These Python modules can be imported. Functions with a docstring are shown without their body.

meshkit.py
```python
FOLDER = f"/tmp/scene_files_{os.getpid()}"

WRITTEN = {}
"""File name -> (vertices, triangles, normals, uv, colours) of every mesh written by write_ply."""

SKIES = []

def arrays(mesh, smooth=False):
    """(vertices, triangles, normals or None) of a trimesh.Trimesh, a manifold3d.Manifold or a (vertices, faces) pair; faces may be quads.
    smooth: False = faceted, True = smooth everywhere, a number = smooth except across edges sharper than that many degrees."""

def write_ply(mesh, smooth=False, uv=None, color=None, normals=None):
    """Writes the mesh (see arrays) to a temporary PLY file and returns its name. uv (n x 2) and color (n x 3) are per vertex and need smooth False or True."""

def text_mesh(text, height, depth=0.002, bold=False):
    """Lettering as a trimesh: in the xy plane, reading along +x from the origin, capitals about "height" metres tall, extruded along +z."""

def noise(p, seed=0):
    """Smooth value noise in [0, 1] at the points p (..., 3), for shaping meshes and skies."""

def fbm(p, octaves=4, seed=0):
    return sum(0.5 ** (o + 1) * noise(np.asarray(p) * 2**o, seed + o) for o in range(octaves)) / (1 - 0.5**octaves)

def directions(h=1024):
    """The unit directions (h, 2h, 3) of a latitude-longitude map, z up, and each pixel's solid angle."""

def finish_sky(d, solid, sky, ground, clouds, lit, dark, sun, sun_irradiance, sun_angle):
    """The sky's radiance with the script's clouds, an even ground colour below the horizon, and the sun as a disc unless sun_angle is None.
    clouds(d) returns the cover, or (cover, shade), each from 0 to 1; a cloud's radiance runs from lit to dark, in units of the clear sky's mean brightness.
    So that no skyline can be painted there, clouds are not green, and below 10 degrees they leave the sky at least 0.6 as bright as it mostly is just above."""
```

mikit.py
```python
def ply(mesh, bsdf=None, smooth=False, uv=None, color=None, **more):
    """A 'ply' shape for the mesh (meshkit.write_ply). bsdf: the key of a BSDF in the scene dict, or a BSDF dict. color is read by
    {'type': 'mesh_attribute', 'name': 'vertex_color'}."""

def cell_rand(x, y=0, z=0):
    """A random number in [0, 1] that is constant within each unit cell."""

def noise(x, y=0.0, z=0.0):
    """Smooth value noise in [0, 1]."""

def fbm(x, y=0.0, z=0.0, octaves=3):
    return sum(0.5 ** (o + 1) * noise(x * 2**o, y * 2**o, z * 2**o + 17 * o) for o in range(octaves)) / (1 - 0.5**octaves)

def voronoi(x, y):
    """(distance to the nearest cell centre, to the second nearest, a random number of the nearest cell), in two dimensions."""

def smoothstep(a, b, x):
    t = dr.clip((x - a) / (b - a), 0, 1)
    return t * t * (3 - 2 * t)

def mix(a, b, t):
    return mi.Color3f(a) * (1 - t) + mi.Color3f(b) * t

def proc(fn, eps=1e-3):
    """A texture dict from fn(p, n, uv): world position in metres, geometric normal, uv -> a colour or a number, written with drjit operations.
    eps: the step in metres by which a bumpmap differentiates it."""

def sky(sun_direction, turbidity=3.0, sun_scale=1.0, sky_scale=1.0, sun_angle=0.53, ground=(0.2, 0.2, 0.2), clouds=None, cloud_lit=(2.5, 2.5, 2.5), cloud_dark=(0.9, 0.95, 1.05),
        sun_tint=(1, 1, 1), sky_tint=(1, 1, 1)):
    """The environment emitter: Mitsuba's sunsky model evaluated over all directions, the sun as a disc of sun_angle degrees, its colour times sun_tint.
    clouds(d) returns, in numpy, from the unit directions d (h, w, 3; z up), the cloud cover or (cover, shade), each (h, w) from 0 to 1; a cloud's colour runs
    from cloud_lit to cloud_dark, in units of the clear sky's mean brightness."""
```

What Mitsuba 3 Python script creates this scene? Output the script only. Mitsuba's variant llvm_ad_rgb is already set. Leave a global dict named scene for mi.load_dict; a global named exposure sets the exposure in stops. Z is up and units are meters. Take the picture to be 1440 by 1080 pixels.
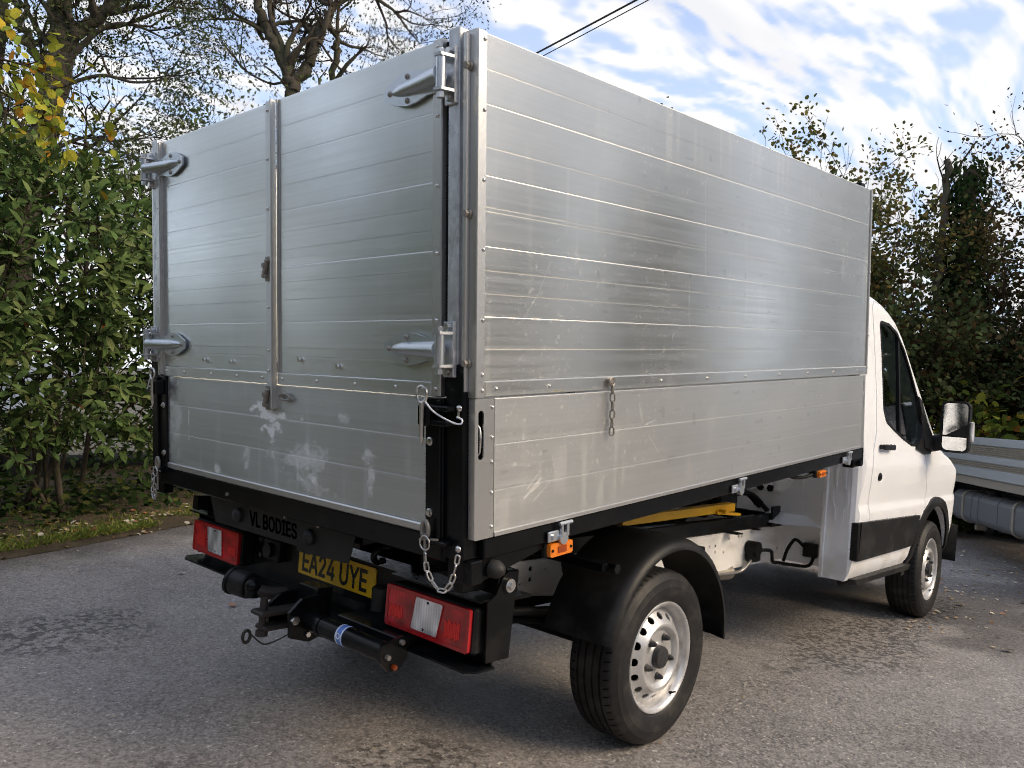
import math, random
import numpy as np
import trimesh, manifold3d
import drjit as dr
import mitsuba as mi
import mikit, meshkit
from mikit import proc, ply, noise, fbm, voronoi, cell_rand, smoothstep, mix
from shapely.geometry import Polygon, Point, LineString, box as sbox
from shapely import affinity

T = mi.ScalarTransform4f
scene, labels = {}, {}
PI = math.pi

# ------------------------------------------------------------------ camera, sky, exposure
CAM = np.array([-1.661, -2.694, 1.3435])
FWD = np.array([0.7337, 0.6791, 0.0210])
UP = np.array([-0.0673, 0.0418, 0.9969])
scene['camera'] = {
    'type': 'perspective', 'fov': 64.62, 'fov_axis': 'x', 'near_clip': 0.05, 'far_clip': 2000.0,
    'to_world': T().look_at(origin=CAM.tolist(), target=(CAM + FWD).tolist(), up=UP.tolist()),
}


def sky_clouds(d):
    z = np.maximum(d[..., 2], 0.0) + 0.16
    x, y = d[..., 0] / z, d[..., 1] / z
    a = math.radians(-12.0)
    u, v = x * math.cos(a) + y * math.sin(a), -x * math.sin(a) + y * math.cos(a)
    p = np.stack([u, v, np.zeros_like(u)], -1)
    w = meshkit.fbm(p * 1.3 + 3.1, 3, seed=5) - 0.5
    q = np.stack([u * 6.0 + 2.4 * w, v * 15.0 + 5.0 * w, np.zeros_like(u)], -1)
    f = 0.52 * meshkit.fbm(q, 4, seed=11) + 0.48 * meshkit.fbm(q * 2.2 + 9.0, 3, seed=23)
    big = meshkit.fbm(p * 0.45 + 7.0, 2, seed=31)
    t = np.clip((f + 0.25 * (big - 0.5) - 0.395) / 0.20, 0, 1)
    cover = 0.34 + 0.66 * t * t * (3 - 2 * t)
    shade = np.clip((meshkit.fbm(q * 0.5 + 40.0, 3, seed=41) - 0.42) / 0.3, 0, 1) * 0.5
    return cover, shade


scene['sky'] = mikit.sky((0.35, -0.80, 0.62), turbidity=3.0, sun_scale=0.20, sun_angle=30.0, sky_scale=0.82, clouds=sky_clouds,
                         cloud_lit=(1.50, 1.49, 1.49), cloud_dark=(1.10, 1.12, 1.22), sky_tint=(0.97, 0.91, 0.98), sun_tint=(1.0, 0.985, 0.965))
exposure = 3.4

# ------------------------------------------------------------------ mesh helpers


def box(x0, x1, y0, y1, z0, z1, ch=0.0025):
    lo, hi = np.minimum([x0, y0, z0], [x1, y1, z1]), np.maximum([x0, y0, z0], [x1, y1, z1])
    ch = min(ch, 0.3 * float((hi - lo).min()))
    pts = []
    for i in (0, 1):
        for j in (0, 1):
            for k in (0, 1):
                c = np.array([(lo, hi)[i][0], (lo, hi)[j][1], (lo, hi)[k][2]])
                s = np.array([1 - 2 * i, 1 - 2 * j, 1 - 2 * k]) * ch
                for m in range(3):
                    q = c + s
                    q[m] = c[m]
                    pts.append(q)
    return trimesh.convex.convex_hull(np.array(pts))


def obox(c, ax, ay, az, hx, hy, hz, ch=0.003):
    """a chamfered box round c with half sizes along three given axes"""
    m = box(-hx, hx, -hy, hy, -hz, hz, ch)
    M = np.eye(4)
    M[:3, 0], M[:3, 1], M[:3, 2], M[:3, 3] = ax, ay, az, c
    m.apply_transform(M)
    return m


def cat(*ms):
    fl = []
    for m in ms:
        fl += list(m) if isinstance(m, (list, tuple)) else [m]
    return trimesh.util.concatenate(fl)


def prism(poly, axis, a, b):
    """poly in the two other axes: x -> (y, z), y -> (x, z), z -> (x, y)"""
    out = []
    for g in getattr(poly, 'geoms', [poly]):
        m = trimesh.creation.extrude_polygon(g, abs(b - a), engine='earcut')
        v = np.array(m.vertices)
        f = np.array(m.faces)
        t = v[:, 2] + min(a, b)
        if axis == 'x':
            w = np.stack([t, v[:, 0], v[:, 1]], 1)
        elif axis == 'y':
            w = np.stack([v[:, 0], t, v[:, 1]], 1)
            f = f[:, ::-1]
        else:
            w = np.stack([v[:, 0], v[:, 1], t], 1)
        out.append(trimesh.Trimesh(w, f, process=False))
    return cat(out) if len(out) > 1 else out[0]


def frame_of(d):
    d = np.asarray(d, float) / np.linalg.norm(d)
    a = np.cross(d, [0, 0, 1.0] if abs(d[2]) < 0.9 else [1.0, 0, 0])
    a /= np.linalg.norm(a)
    return a, np.cross(d, a), d


def lathe(profile, p0, d, n=32, closed=False):
    """profile rows (radius, distance along d) revolved about the axis through p0"""
    a, b, d = frame_of(d)
    pr = np.asarray(profile, float)
    th = np.arange(n) * 2 * PI / n
    ring = np.cos(th)[:, None] * a + np.sin(th)[:, None] * b
    v = (np.asarray(p0) + pr[:, None, 1:2] * d + pr[:, None, 0:1] * ring[None]).reshape(-1, 3)
    f = []
    k = len(pr)
    for i in range(k if closed else k - 1):
        i2 = (i + 1) % k
        for j in range(n):
            j2 = (j + 1) % n
            A, B, C, D = i * n + j, i * n + j2, i2 * n + j2, i2 * n + j
            f += [[A, B, C], [A, C, D]]
    m = trimesh.Trimesh(v, np.array(f), process=True)
    m.update_faces(m.nondegenerate_faces())
    w = m.triangles - m.vertices.mean(0)
    if np.einsum('ij,ij->', np.cross(w[:, 0], w[:, 1]), w[:, 2]) < 0:
        m.invert()
    return m


def cyl(p0, p1, r, n=20, r1=None, ch=0.0):
    p0, p1 = np.asarray(p0, float), np.asarray(p1, float)
    L = float(np.linalg.norm(p1 - p0))
    r1 = r if r1 is None else r1
    if ch:
        pr = [(0, 0), (r - ch, 0), (r, ch), (r1, L - ch), (r1 - ch, L), (0, L)]
    else:
        pr = [(0, 0), (r, 0), (r1, L), (0, L)]
    return lathe(pr, p0, p1 - p0, n)


def tube(path, r, n=8, closed=False):
    P = np.asarray(path, float)
    R = np.broadcast_to(np.asarray(r, float), (len(P),))
    if closed:
        tg = np.roll(P, -1, 0) - np.roll(P, 1, 0)
    else:
        tg = np.gradient(P, axis=0)
    tg /= np.linalg.norm(tg, axis=1, keepdims=True) + 1e-12
    a = frame_of(tg[0])[0]
    v = []
    th = np.arange(n) * 2 * PI / n
    for i in range(len(P)):
        a = a - tg[i] * (a @ tg[i])
        a /= np.linalg.norm(a) + 1e-12
        b = np.cross(tg[i], a)
        v.append(P[i] + R[i] * (np.cos(th)[:, None] * a + np.sin(th)[:, None] * b))
    v = np.vstack(v)
    f = []
    k = len(P)
    for i in range(k if closed else k - 1):
        i2 = (i + 1) % k
        for j in range(n):
            j2 = (j + 1) % n
            A, B, C, D = i * n + j, i * n + j2, i2 * n + j2, i2 * n + j
            f += [[A, B, C], [A, C, D]]
    if not closed:
        v = np.vstack([v, P[0], P[-1]])
        for j in range(n):
            j2 = (j + 1) % n
            f += [[len(v) - 2, j2, j], [len(v) - 1, (k - 1) * n + j, (k - 1) * n + j2]]
    return trimesh.Trimesh(v, np.array(f), process=False)


def curve(pts, n=24):
    """a smooth path through the points (Catmull-Rom)"""
    P = np.asarray(pts, float)
    P = np.vstack([2 * P[0] - P[1], P, 2 * P[-1] - P[-2]])
    out = []
    per = max(2, n // (len(P) - 3))
    for i in range(1, len(P) - 2):
        for t in np.linspace(0, 1, per, endpoint=False):
            a, b, c, d = P[i - 1:i + 3]
            out.append(0.5 * (2 * b + (c - a) * t + (2 * a - 5 * b + 4 * c - d) * t * t + (3 * b - a - 3 * c + d) * t ** 3))
    out.append(P[-2])
    return np.array(out)


def hullm(pts):
    return trimesh.convex.convex_hull(np.asarray(pts, float))


def MF(m):
    m = trimesh.Trimesh(m.vertices, m.faces, process=True)
    m.merge_vertices()
    M = manifold3d.Manifold(manifold3d.Mesh(np.asarray(m.vertices, np.float32), np.asarray(m.faces, np.uint32)))
    if M.volume() < 0:
        M = manifold3d.Manifold(manifold3d.Mesh(np.asarray(m.vertices, np.float32), np.asarray(m.faces[:, ::-1], np.uint32)))
    return M


def TM(M):
    m = M.to_mesh()
    return trimesh.Trimesh(m.vert_properties[:, :3], m.tri_verts, process=False)


def rpoly(pts, r=0.01):
    p = Polygon(pts)
    return p.buffer(-r).buffer(r * 1.0, quad_segs=4) if r else p


def rrect(x0, x1, y0, y1, r=0.01, q=4):
    return sbox(min(x0, x1) + r, min(y0, y1) + r, max(x0, x1) - r, max(y0, y1) - r).buffer(r, quad_segs=q)


# ------------------------------------------------------------------ scene helpers
def key_for(k):
    if k not in scene:
        return k
    i = 1
    while f'{k}_{i:03d}' in scene:
        i += 1
    return f'{k}_{i:03d}'


def put(k, mesh, bsdf, smooth=35, M=None, label=None, uv=None, color=None, **more):
    k = key_for(k)
    if M is not None:
        mesh = mesh.copy()
        mesh.apply_transform(M)
    scene[k] = ply(mesh, bsdf, smooth=smooth, uv=uv, color=color, **more)
    if label:
        labels[k] = {'label': label}
    return k


def put_copies(k, mesh, bsdf, mats, smooth=35, **more):
    d = ply(mesh, bsdf, smooth=smooth, **more)
    for m in mats:
        scene[key_for(k)] = {**d, 'to_world': T(np.asarray(m, float).tolist())}


def tag(k, label, category, group=None, kind=None):
    labels[k] = {'label': label}
    if category:
        labels[k]['category'] = category
    if group:
        labels[k]['group'] = group
    if kind:
        labels[k]['kind'] = kind


def rot(axis, deg, about=(0, 0, 0)):
    return trimesh.transformations.rotation_matrix(math.radians(deg), axis, about)


def shift(x, y, z):
    return trimesh.transformations.translation_matrix([x, y, z])


# the tipping body is raised 5.6 degrees about its rear pivot
TILT = math.radians(5.61)
TB = rot((0, -1, 0), math.degrees(TILT), (0.35, 0, 0.75))
I4 = np.eye(4)


def metal_uv(mesh, along, M):
    """uv for rolled metal: u across the rolling direction, v along it (metres, in the body's own axes)"""
    m = mesh.copy()
    m.unmerge_vertices()
    v = np.array(m.vertices)
    n = np.repeat(np.abs(m.face_normals), 3, axis=0)
    i = 'xyz'.index(along)
    o = [k for k in range(3) if k != i]
    # across = the in-plane axis that is not the rolling direction
    across = np.where((n[:, o[0]] > n[:, o[1]])[:, None], v[:, o[1]:o[1] + 1], v[:, o[0]:o[0] + 1])[:, 0]
    endcap = n[:, i] > 0.7
    u = np.where(endcap, v[:, o[0]], across)
    w = np.where(endcap, v[:, o[1]], v[:, i])
    if M is not None:
        m.apply_transform(M)
    return m, np.stack([u, w], 1)


def put_metal(k, mesh, bsdf, along, M=None, label=None):
    m, uv = metal_uv(mesh, along, M)
    k = key_for(k)
    scene[k] = ply(m, bsdf, smooth=False, uv=uv)
    if label:
        labels[k] = {'label': label}
    return k
# ------------------------------------------------------------------ materials
def two(b):
    return {'type': 'twosided', 'b': b}


def rgb(*c):
    return {'type': 'rgb', 'value': list(c)}


def P(base, rough, **k):
    return {'type': 'principled', 'base_color': base if isinstance(base, dict) else rgb(*base), 'roughness': rough, **k}


def seg(uv, ax, ay, bx, by, w):
    """coverage of a thin scratch between two points of the sheet"""
    px, py = uv.x - ax, uv.y - ay
    dx, dy = bx - ax, by - ay
    t = dr.clip((px * dx + py * dy) / (dx * dx + dy * dy), 0, 1)
    d = dr.sqrt(dr.square(px - t * dx) + dr.square(py - t * dy))
    return 1 - smoothstep(w * 0.4, w, d)


def alu_streaks(uv):
    s = 0.5 * noise(uv.x * 260.0, uv.y * 0.9, 3.0) + 0.3 * noise(uv.x * 90.0, uv.y * 0.5, 9.0) + 0.2 * noise(uv.x * 700.0, uv.y * 2.5, 1.0)
    return s


SEAM_SIDE = (1.106, 1.240, 1.4265, 1.612, 1.812, 2.012, 2.212)
SEAM_REAR = (1.125, 1.250, 1.4195, 1.605, 1.805, 2.005, 2.205)


def seams(uv, zs):
    """the extruded edges are rubbed bright where the planks interlock"""
    m = mi.Float(0)
    for z in zs:
        m = dr.maximum(m, 1 - smoothstep(0.0012, 0.0042, dr.abs(uv.x - z + 0.002)))
        m = dr.maximum(m, 0.45 * (1 - smoothstep(0.0008, 0.0022, dr.abs(uv.x - z - 0.012))))
    return m * (0.45 + 0.8 * noise(uv.y * 3.0, uv.x * 9.0, 3.0))


def side_marks(uv):
    sc = seg(uv, 1.60, 0.215, 1.69, 0.290, 0.0022) + seg(uv, 1.69, 0.290, 1.79, 0.345, 0.0018) + seg(uv, 1.325, 0.84, 1.255, 0.865, 0.0028) + seg(uv, 1.208, 0.903, 1.136, 0.972, 0.0024)
    sc = sc + seg(uv, 1.065, 0.230, 1.115, 0.304, 0.006) + seg(uv, 1.08, 0.262, 1.10, 0.298, 0.004) + seg(uv, 1.05, 0.27, 1.10, 0.35, 0.002) + seg(uv, 1.09, 0.24, 1.13, 0.29, 0.0025) + seg(uv, 2.179, 1.282, 1.79, 1.299, 0.0025) + seg(uv, 1.783, 1.174, 1.60, 1.182, 0.0025)
    sc = sc + seg(uv, 1.26, 0.95, 1.245, 0.88, 0.003) + 0.5 * seg(uv, 1.62, 2.02, 1.66, 2.05, 0.004)
    speck = smoothstep(0.78, 0.92, noise(uv.x * 130.0, uv.y * 130.0, 2.0)) * smoothstep(0.46, 0.66, fbm(uv.x * 4.0, uv.y * 4.0, 6.0, 2))
    run = smoothstep(0.66, 0.88, noise(uv.y * 40.0, uv.x * 3.0, 8.0)) * smoothstep(0.52, 0.72, fbm(uv.x * 3.5, uv.y * 3.0, 12.0, 2))
    hair = (1 - smoothstep(0.004, 0.012, dr.abs(noise(uv.x * 9.0 + uv.y * 4.0, uv.y * 7.0 - uv.x * 3.0, 51.0) - 0.5))) * smoothstep(0.50, 0.62, fbm(uv.x * 2.6, uv.y * 2.6, 52.0, 3))
    hair = hair + (1 - smoothstep(0.004, 0.010, dr.abs(noise(uv.x * 16.0 - uv.y * 9.0, uv.y * 5.0, 53.0) - 0.5))) * smoothstep(0.54, 0.66, fbm(uv.x * 3.6, uv.y * 3.0, 54.0, 3))
    return dr.clip(0.7 * sc + 0.14 * dr.clip(hair, 0, 1), 0, 1), 0.55 * speck + 0.25 * run


def alu_side_col(p, n, uv):
    s = alu_streaks(uv)
    blot = fbm(uv.x * 2.2, uv.y * 1.6, 4.0, 4)
    sc, sp = side_marks(uv)
    v = 0.70 + 0.06 * (s - 0.5) + 0.10 * (blot - 0.5) + 0.12 * sp + 0.16 * sc + 0.05 * seams(uv, SEAM_SIDE)
    dark = smoothstep(0.86, 0.95, noise(uv.x * 45.0, uv.y * 22.0, 21.0)) * smoothstep(0.5, 0.62, fbm(uv.x * 4.0, uv.y * 3.0, 15.0, 2))
    yel = 0.6 * (1 - smoothstep(0.004, 0.008, dr.abs(uv.x - 1.384))) * (1 - smoothstep(0.040, 0.055, dr.abs(uv.y - 0.38))) * smoothstep(0.35, 0.6, noise(uv.y * 120.0, uv.x * 200.0, 2.0))
    v = v * (1 - 0.10 * dark)
    return mi.Color3f(v * 1.0, v * (0.99 - 0.15 * yel), v * (0.935 - 0.6 * yel))


def alu_side_metal(p, n, uv):
    sc, sp = side_marks(uv)
    low = 1 - smoothstep(1.37, 1.40, uv.x)
    return dr.clip(0.93 - 0.10 * low - 0.40 * sp - 0.35 * sc - 0.08 * seams(uv, SEAM_SIDE) + 0.08 * (fbm(uv.x * 4.0, uv.y * 3.0, 19.0, 3) - 0.5), 0, 1)


def alu_rough(p, n, uv):
    b = fbm(uv.x * 3.0, uv.y * 2.0, 7.0, 3)
    low = 1 - smoothstep(1.37, 1.40, uv.x)
    return 0.285 + 0.07 * low + 0.09 * (b - 0.5) + 0.06 * (noise(uv.x * 120.0, uv.y * 0.8, 5.0) - 0.5)


def blob(uv, z, y, rz, ry, seed):
    w = fbm(uv.x * 26.0, uv.y * 26.0, seed, 3) - 0.5
    w2 = fbm(uv.x * 70.0, uv.y * 40.0, seed + 3.0, 2) - 0.5
    d = dr.sqrt(dr.square((uv.x - z) / rz) + dr.square((uv.y - y) / ry))
    w3 = noise(uv.x * 210.0, uv.y * 150.0, seed + 5.0) - 0.5
    return (1 - smoothstep(0.35, 1.05, d + 1.9 * w + 1.3 * w2 + 0.5 * w3)) * (0.55 + 0.75 * noise(uv.x * 90.0, uv.y * 60.0, seed + 9.0))


def rear_marks(uv):
    low = 1 - smoothstep(1.36, 1.38, uv.x)
    st = 1.7 * blob(uv, 1.200, 0.010, 0.044, 0.062, 3.0) + 1.5 * blob(uv, 1.282, 0.085, 0.020, 0.070, 7.0) + 1.3 * blob(uv, 1.256, -0.03, 0.016, 0.12, 11.0)
    st = st + 0.5 * blob(uv, 1.11, -0.20, 0.055, 0.16, 17.0) + 0.7 * blob(uv, 1.155, -0.60, 0.022, 0.055, 23.0) + 0.6 * blob(uv, 1.09, -0.60, 0.05, 0.016, 29.0)
    st = st + 0.55 * blob(uv, 1.08, 0.20, 0.035, 0.035, 31.0) + 0.7 * blob(uv, 1.015, 0.425, 0.022, 0.022, 37.0) + 0.6 * blob(uv, 1.22, 0.675, 0.13, 0.008, 41.0)
    st = st + 0.45 * blob(uv, 1.28, -0.46, 0.014, 0.04, 43.0) + 0.4 * blob(uv, 1.03, -0.30, 0.03, 0.14, 53.0) + 0.3 * blob(uv, 1.19, 0.80, 0.17, 0.05, 59.0)
    run = smoothstep(0.62, 0.85, noise(uv.y * 42.0, uv.x * 2.0, 3.0)) * smoothstep(0.42, 0.7, fbm(uv.x * 4.0, uv.y * 5.0, 2.0, 2))
    sp = smoothstep(0.84, 0.95, noise(uv.x * 120.0, uv.y * 140.0, 2.0)) * smoothstep(0.5, 0.7, fbm(uv.x * 6.0, uv.y * 6.0, 6.0, 2))
    return dr.clip(st, 0, 1) * low, (0.30 * run + 0.35 * sp) * (0.35 + 0.65 * low), low


def alu_rear_col(p, n, uv):
    s = alu_streaks(uv)
    blot = fbm(uv.x * 2.4, uv.y * 2.0, 14.0, 4)
    st, sp, low = rear_marks(uv)
    v = 0.70 + 0.08 * (s - 0.5) + 0.09 * (blot - 0.5) - 0.08 * low + 0.24 * st + 0.13 * sp + 0.06 * seams(uv, SEAM_REAR)
    return mi.Color3f(v * 0.975, v * 1.0, v * 0.988)


def alu_rear_metal(p, n, uv):
    st, sp, low = rear_marks(uv)
    return dr.clip(0.95 - 0.10 * low - 0.75 * st - 0.4 * sp - 0.10 * seams(uv, SEAM_REAR), 0, 1)


scene['mat_alu_side'] = P(proc(alu_side_col), 0.4, metallic=proc(alu_side_metal), anisotropic=0.88)
scene['mat_alu_side']['roughness'] = proc(alu_rough)
scene['mat_alu_rear'] = P(proc(alu_rear_col), 0.4, metallic=proc(alu_rear_metal), anisotropic=0.88)
scene['mat_alu_rear']['roughness'] = proc(alu_rough)


def alu_bump(p, n, uv):
    return 0.0008 * fbm(uv.x * 2.2, uv.y * 1.3, 61.0, 2) + 0.00035 * fbm(uv.x * 9.0, uv.y * 6.0, 62.0, 2)


for k in ('mat_alu_side', 'mat_alu_rear'):
    scene[k] = {'type': 'bumpmap', 'arbitrary': proc(alu_bump, eps=4e-3), 'scale': 1.0, 'bsdf': scene[k]}
scene['mat_alu_trim'] = P((0.60, 0.60, 0.59), 0.36, metallic=0.85, anisotropic=0.4)


def galv_col(p, n, uv):
    d1, d2, r = voronoi((p.x + p.y) * 70.0, p.z * 55.0)
    b = fbm(p.x * 40.0, p.y * 40.0, p.z * 14.0, 3)
    v = 0.60 + 0.14 * (r - 0.5) + 0.22 * (b - 0.5)
    return mi.Color3f(v * 0.97, v * 1.0, v * 1.04)


def galv_rough(p, n, uv):
    return 0.42 + 0.3 * (fbm(p.x * 60.0, p.y * 60.0, p.z * 30.0, 2) - 0.5)


scene['mat_galv'] = P(proc(galv_col), 0.45, metallic=0.8)
scene['mat_galv']['roughness'] = proc(galv_rough)
scene['mat_zinc'] = P((0.62, 0.66, 0.70), 0.34, metallic=0.9)
scene['mat_steel'] = P((0.66, 0.65, 0.63), 0.28, metallic=1.0)
scene['mat_rusty'] = P((0.035, 0.030, 0.026), 0.6, metallic=0.2)
scene['mat_worn_steel'] = P((0.30, 0.28, 0.25), 0.5, metallic=0.6)


def dust(lo, hi, k=3.0):
    def f(p, n, uv):
        d = fbm(p.x * 9.0, p.y * 9.0, p.z * 9.0, 4)
        g = smoothstep(0.9, 0.2, p.z)
        t = dr.clip(smoothstep(0.42, 0.75, d) * (0.35 + 0.9 * g), 0, 1)
        return mix(lo, hi, t)
    return f


scene['mat_black'] = P(proc(dust((0.004, 0.0048, 0.006), (0.015, 0.0145, 0.014))), 0.22, specular=0.16, clearcoat=0.12, clearcoat_gloss=0.9)
scene['mat_black_flat'] = P((0.006, 0.0065, 0.0075), 0.5, specular=0.2)
scene['mat_plastic'] = P(proc(dust((0.009, 0.0095, 0.0105), (0.030, 0.029, 0.027))), 0.44, specular=0.28)
scene['mat_cap'] = P((0.028, 0.028, 0.030), 0.5)
scene['mat_void'] = P((0.006, 0.006, 0.006), 0.8, specular=0.1)


def rubber_col(p, n, uv):
    d = fbm(p.x * 14.0, p.y * 14.0, p.z * 14.0, 4)
    return mix((0.013, 0.013, 0.014), (0.036, 0.034, 0.031), smoothstep(0.45, 0.8, d))


scene['mat_rubber'] = P(proc(rubber_col), 0.55, specular=0.35)


def rim_col(p, n, uv):
    d = fbm(p.x * 18.0, p.y * 18.0, p.z * 18.0, 4)
    t = smoothstep(0.45, 0.85, d) * 0.5
    return mix((0.60, 0.60, 0.60), (0.30, 0.27, 0.23), t)


scene['mat_rim'] = P(proc(rim_col), 0.33, metallic=0.55, specular=0.5)


def white_col(p, n, uv):
    d = fbm(p.x * 6.0, p.y * 6.0, p.z * 6.0, 4)
    g = smoothstep(0.95, 0.35, p.z)
    return mix((0.80, 0.82, 0.845), (0.52, 0.49, 0.44), dr.clip(smoothstep(0.45, 0.85, d) * g * 0.7, 0, 1))


scene['mat_white'] = P(proc(white_col), 0.22, specular=0.5, clearcoat=1.0, clearcoat_gloss=0.96)


def chassis_col(p, n, uv):
    d = fbm(p.x * 5.0, p.y * 5.0, p.z * 12.0, 4)
    s = smoothstep(0.85, 0.96, noise(p.x * 60.0, p.y * 60.0, p.z * 60.0))
    return mix((0.84, 0.83, 0.81), (0.42, 0.39, 0.33), dr.clip(smoothstep(0.48, 0.82, d) * 0.5 + 0.5 * s, 0, 1))


scene['mat_chassis'] = P(proc(chassis_col), 0.4, specular=0.4)
scene['mat_yellow'] = P((0.78, 0.43, 0.012), 0.38, specular=0.5)
scene['mat_plate'] = P((0.72, 0.44, 0.015), 0.3, specular=0.5, clearcoat=0.5)
scene['mat_letter'] = P((0.012, 0.012, 0.014), 0.35)
scene['mat_blue'] = P((0.10, 0.22, 0.62), 0.4)
scene['mat_sticker'] = P((0.75, 0.77, 0.8), 0.4)
scene['mat_glass'] = {'type': 'thindielectric', 'int_ior': 1.5, 'ext_ior': 1.0, 'specular_transmittance': rgb(0.42, 0.48, 0.46)}
scene['mat_mirror'] = {'type': 'roughconductor', 'alpha': 0.01, 'specular_reflectance': rgb(0.85, 0.87, 0.88)}
scene['mat_interior'] = P((0.02, 0.02, 0.022), 0.7)


def lens_col(p, n, uv):
    v = 0.72 + 0.9 * (noise(p.y * 22.0, p.z * 30.0, 5.0) - 0.4)
    facet = 0.5 + 0.5 * dr.sin(p.y * 420.0)
    v = v + 0.45 * facet * smoothstep(0.5, 0.75, noise(p.y * 14.0, p.z * 16.0, 2.0))
    return mi.Color3f(0.46 * v, 0.007 * v, 0.013 * v)


def lens_bump(p, n, uv):
    return 0.0006 * dr.sin(p.y * 420.0) + 0.0006 * dr.sin(p.z * 420.0)


scene['mat_lens_red'] = {'type': 'principled', 'base_color': proc(lens_col), 'roughness': 0.25, 'specular': 0.6, 'clearcoat': 1.0, 'clearcoat_gloss': 0.97}
scene['mat_lens_red_rim'] = P((0.36, 0.008, 0.012), 0.2, clearcoat=1.0, clearcoat_gloss=0.97)


def clear_col(p, n, uv):
    v = 0.55 + 0.75 * (noise(p.y * 34.0, p.z * 14.0, 5.0) - 0.35) + 0.07 * dr.sin(p.y * 520.0)
    return mi.Color3f(v, v * 1.01, v * 1.03)


scene['mat_reflector_red'] = P((0.75, 0.025, 0.022), 0.2, metallic=0.4, clearcoat=1.0)
scene['mat_lens_clear'] = P(proc(clear_col), 0.16, metallic=0.4, clearcoat=1.0, clearcoat_gloss=0.97)
scene['mat_amber'] = P((0.75, 0.20, 0.01), 0.22, clearcoat=1.0, clearcoat_gloss=0.95)
scene['mat_amber_dark'] = P((0.30, 0.05, 0.005), 0.3)


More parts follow.
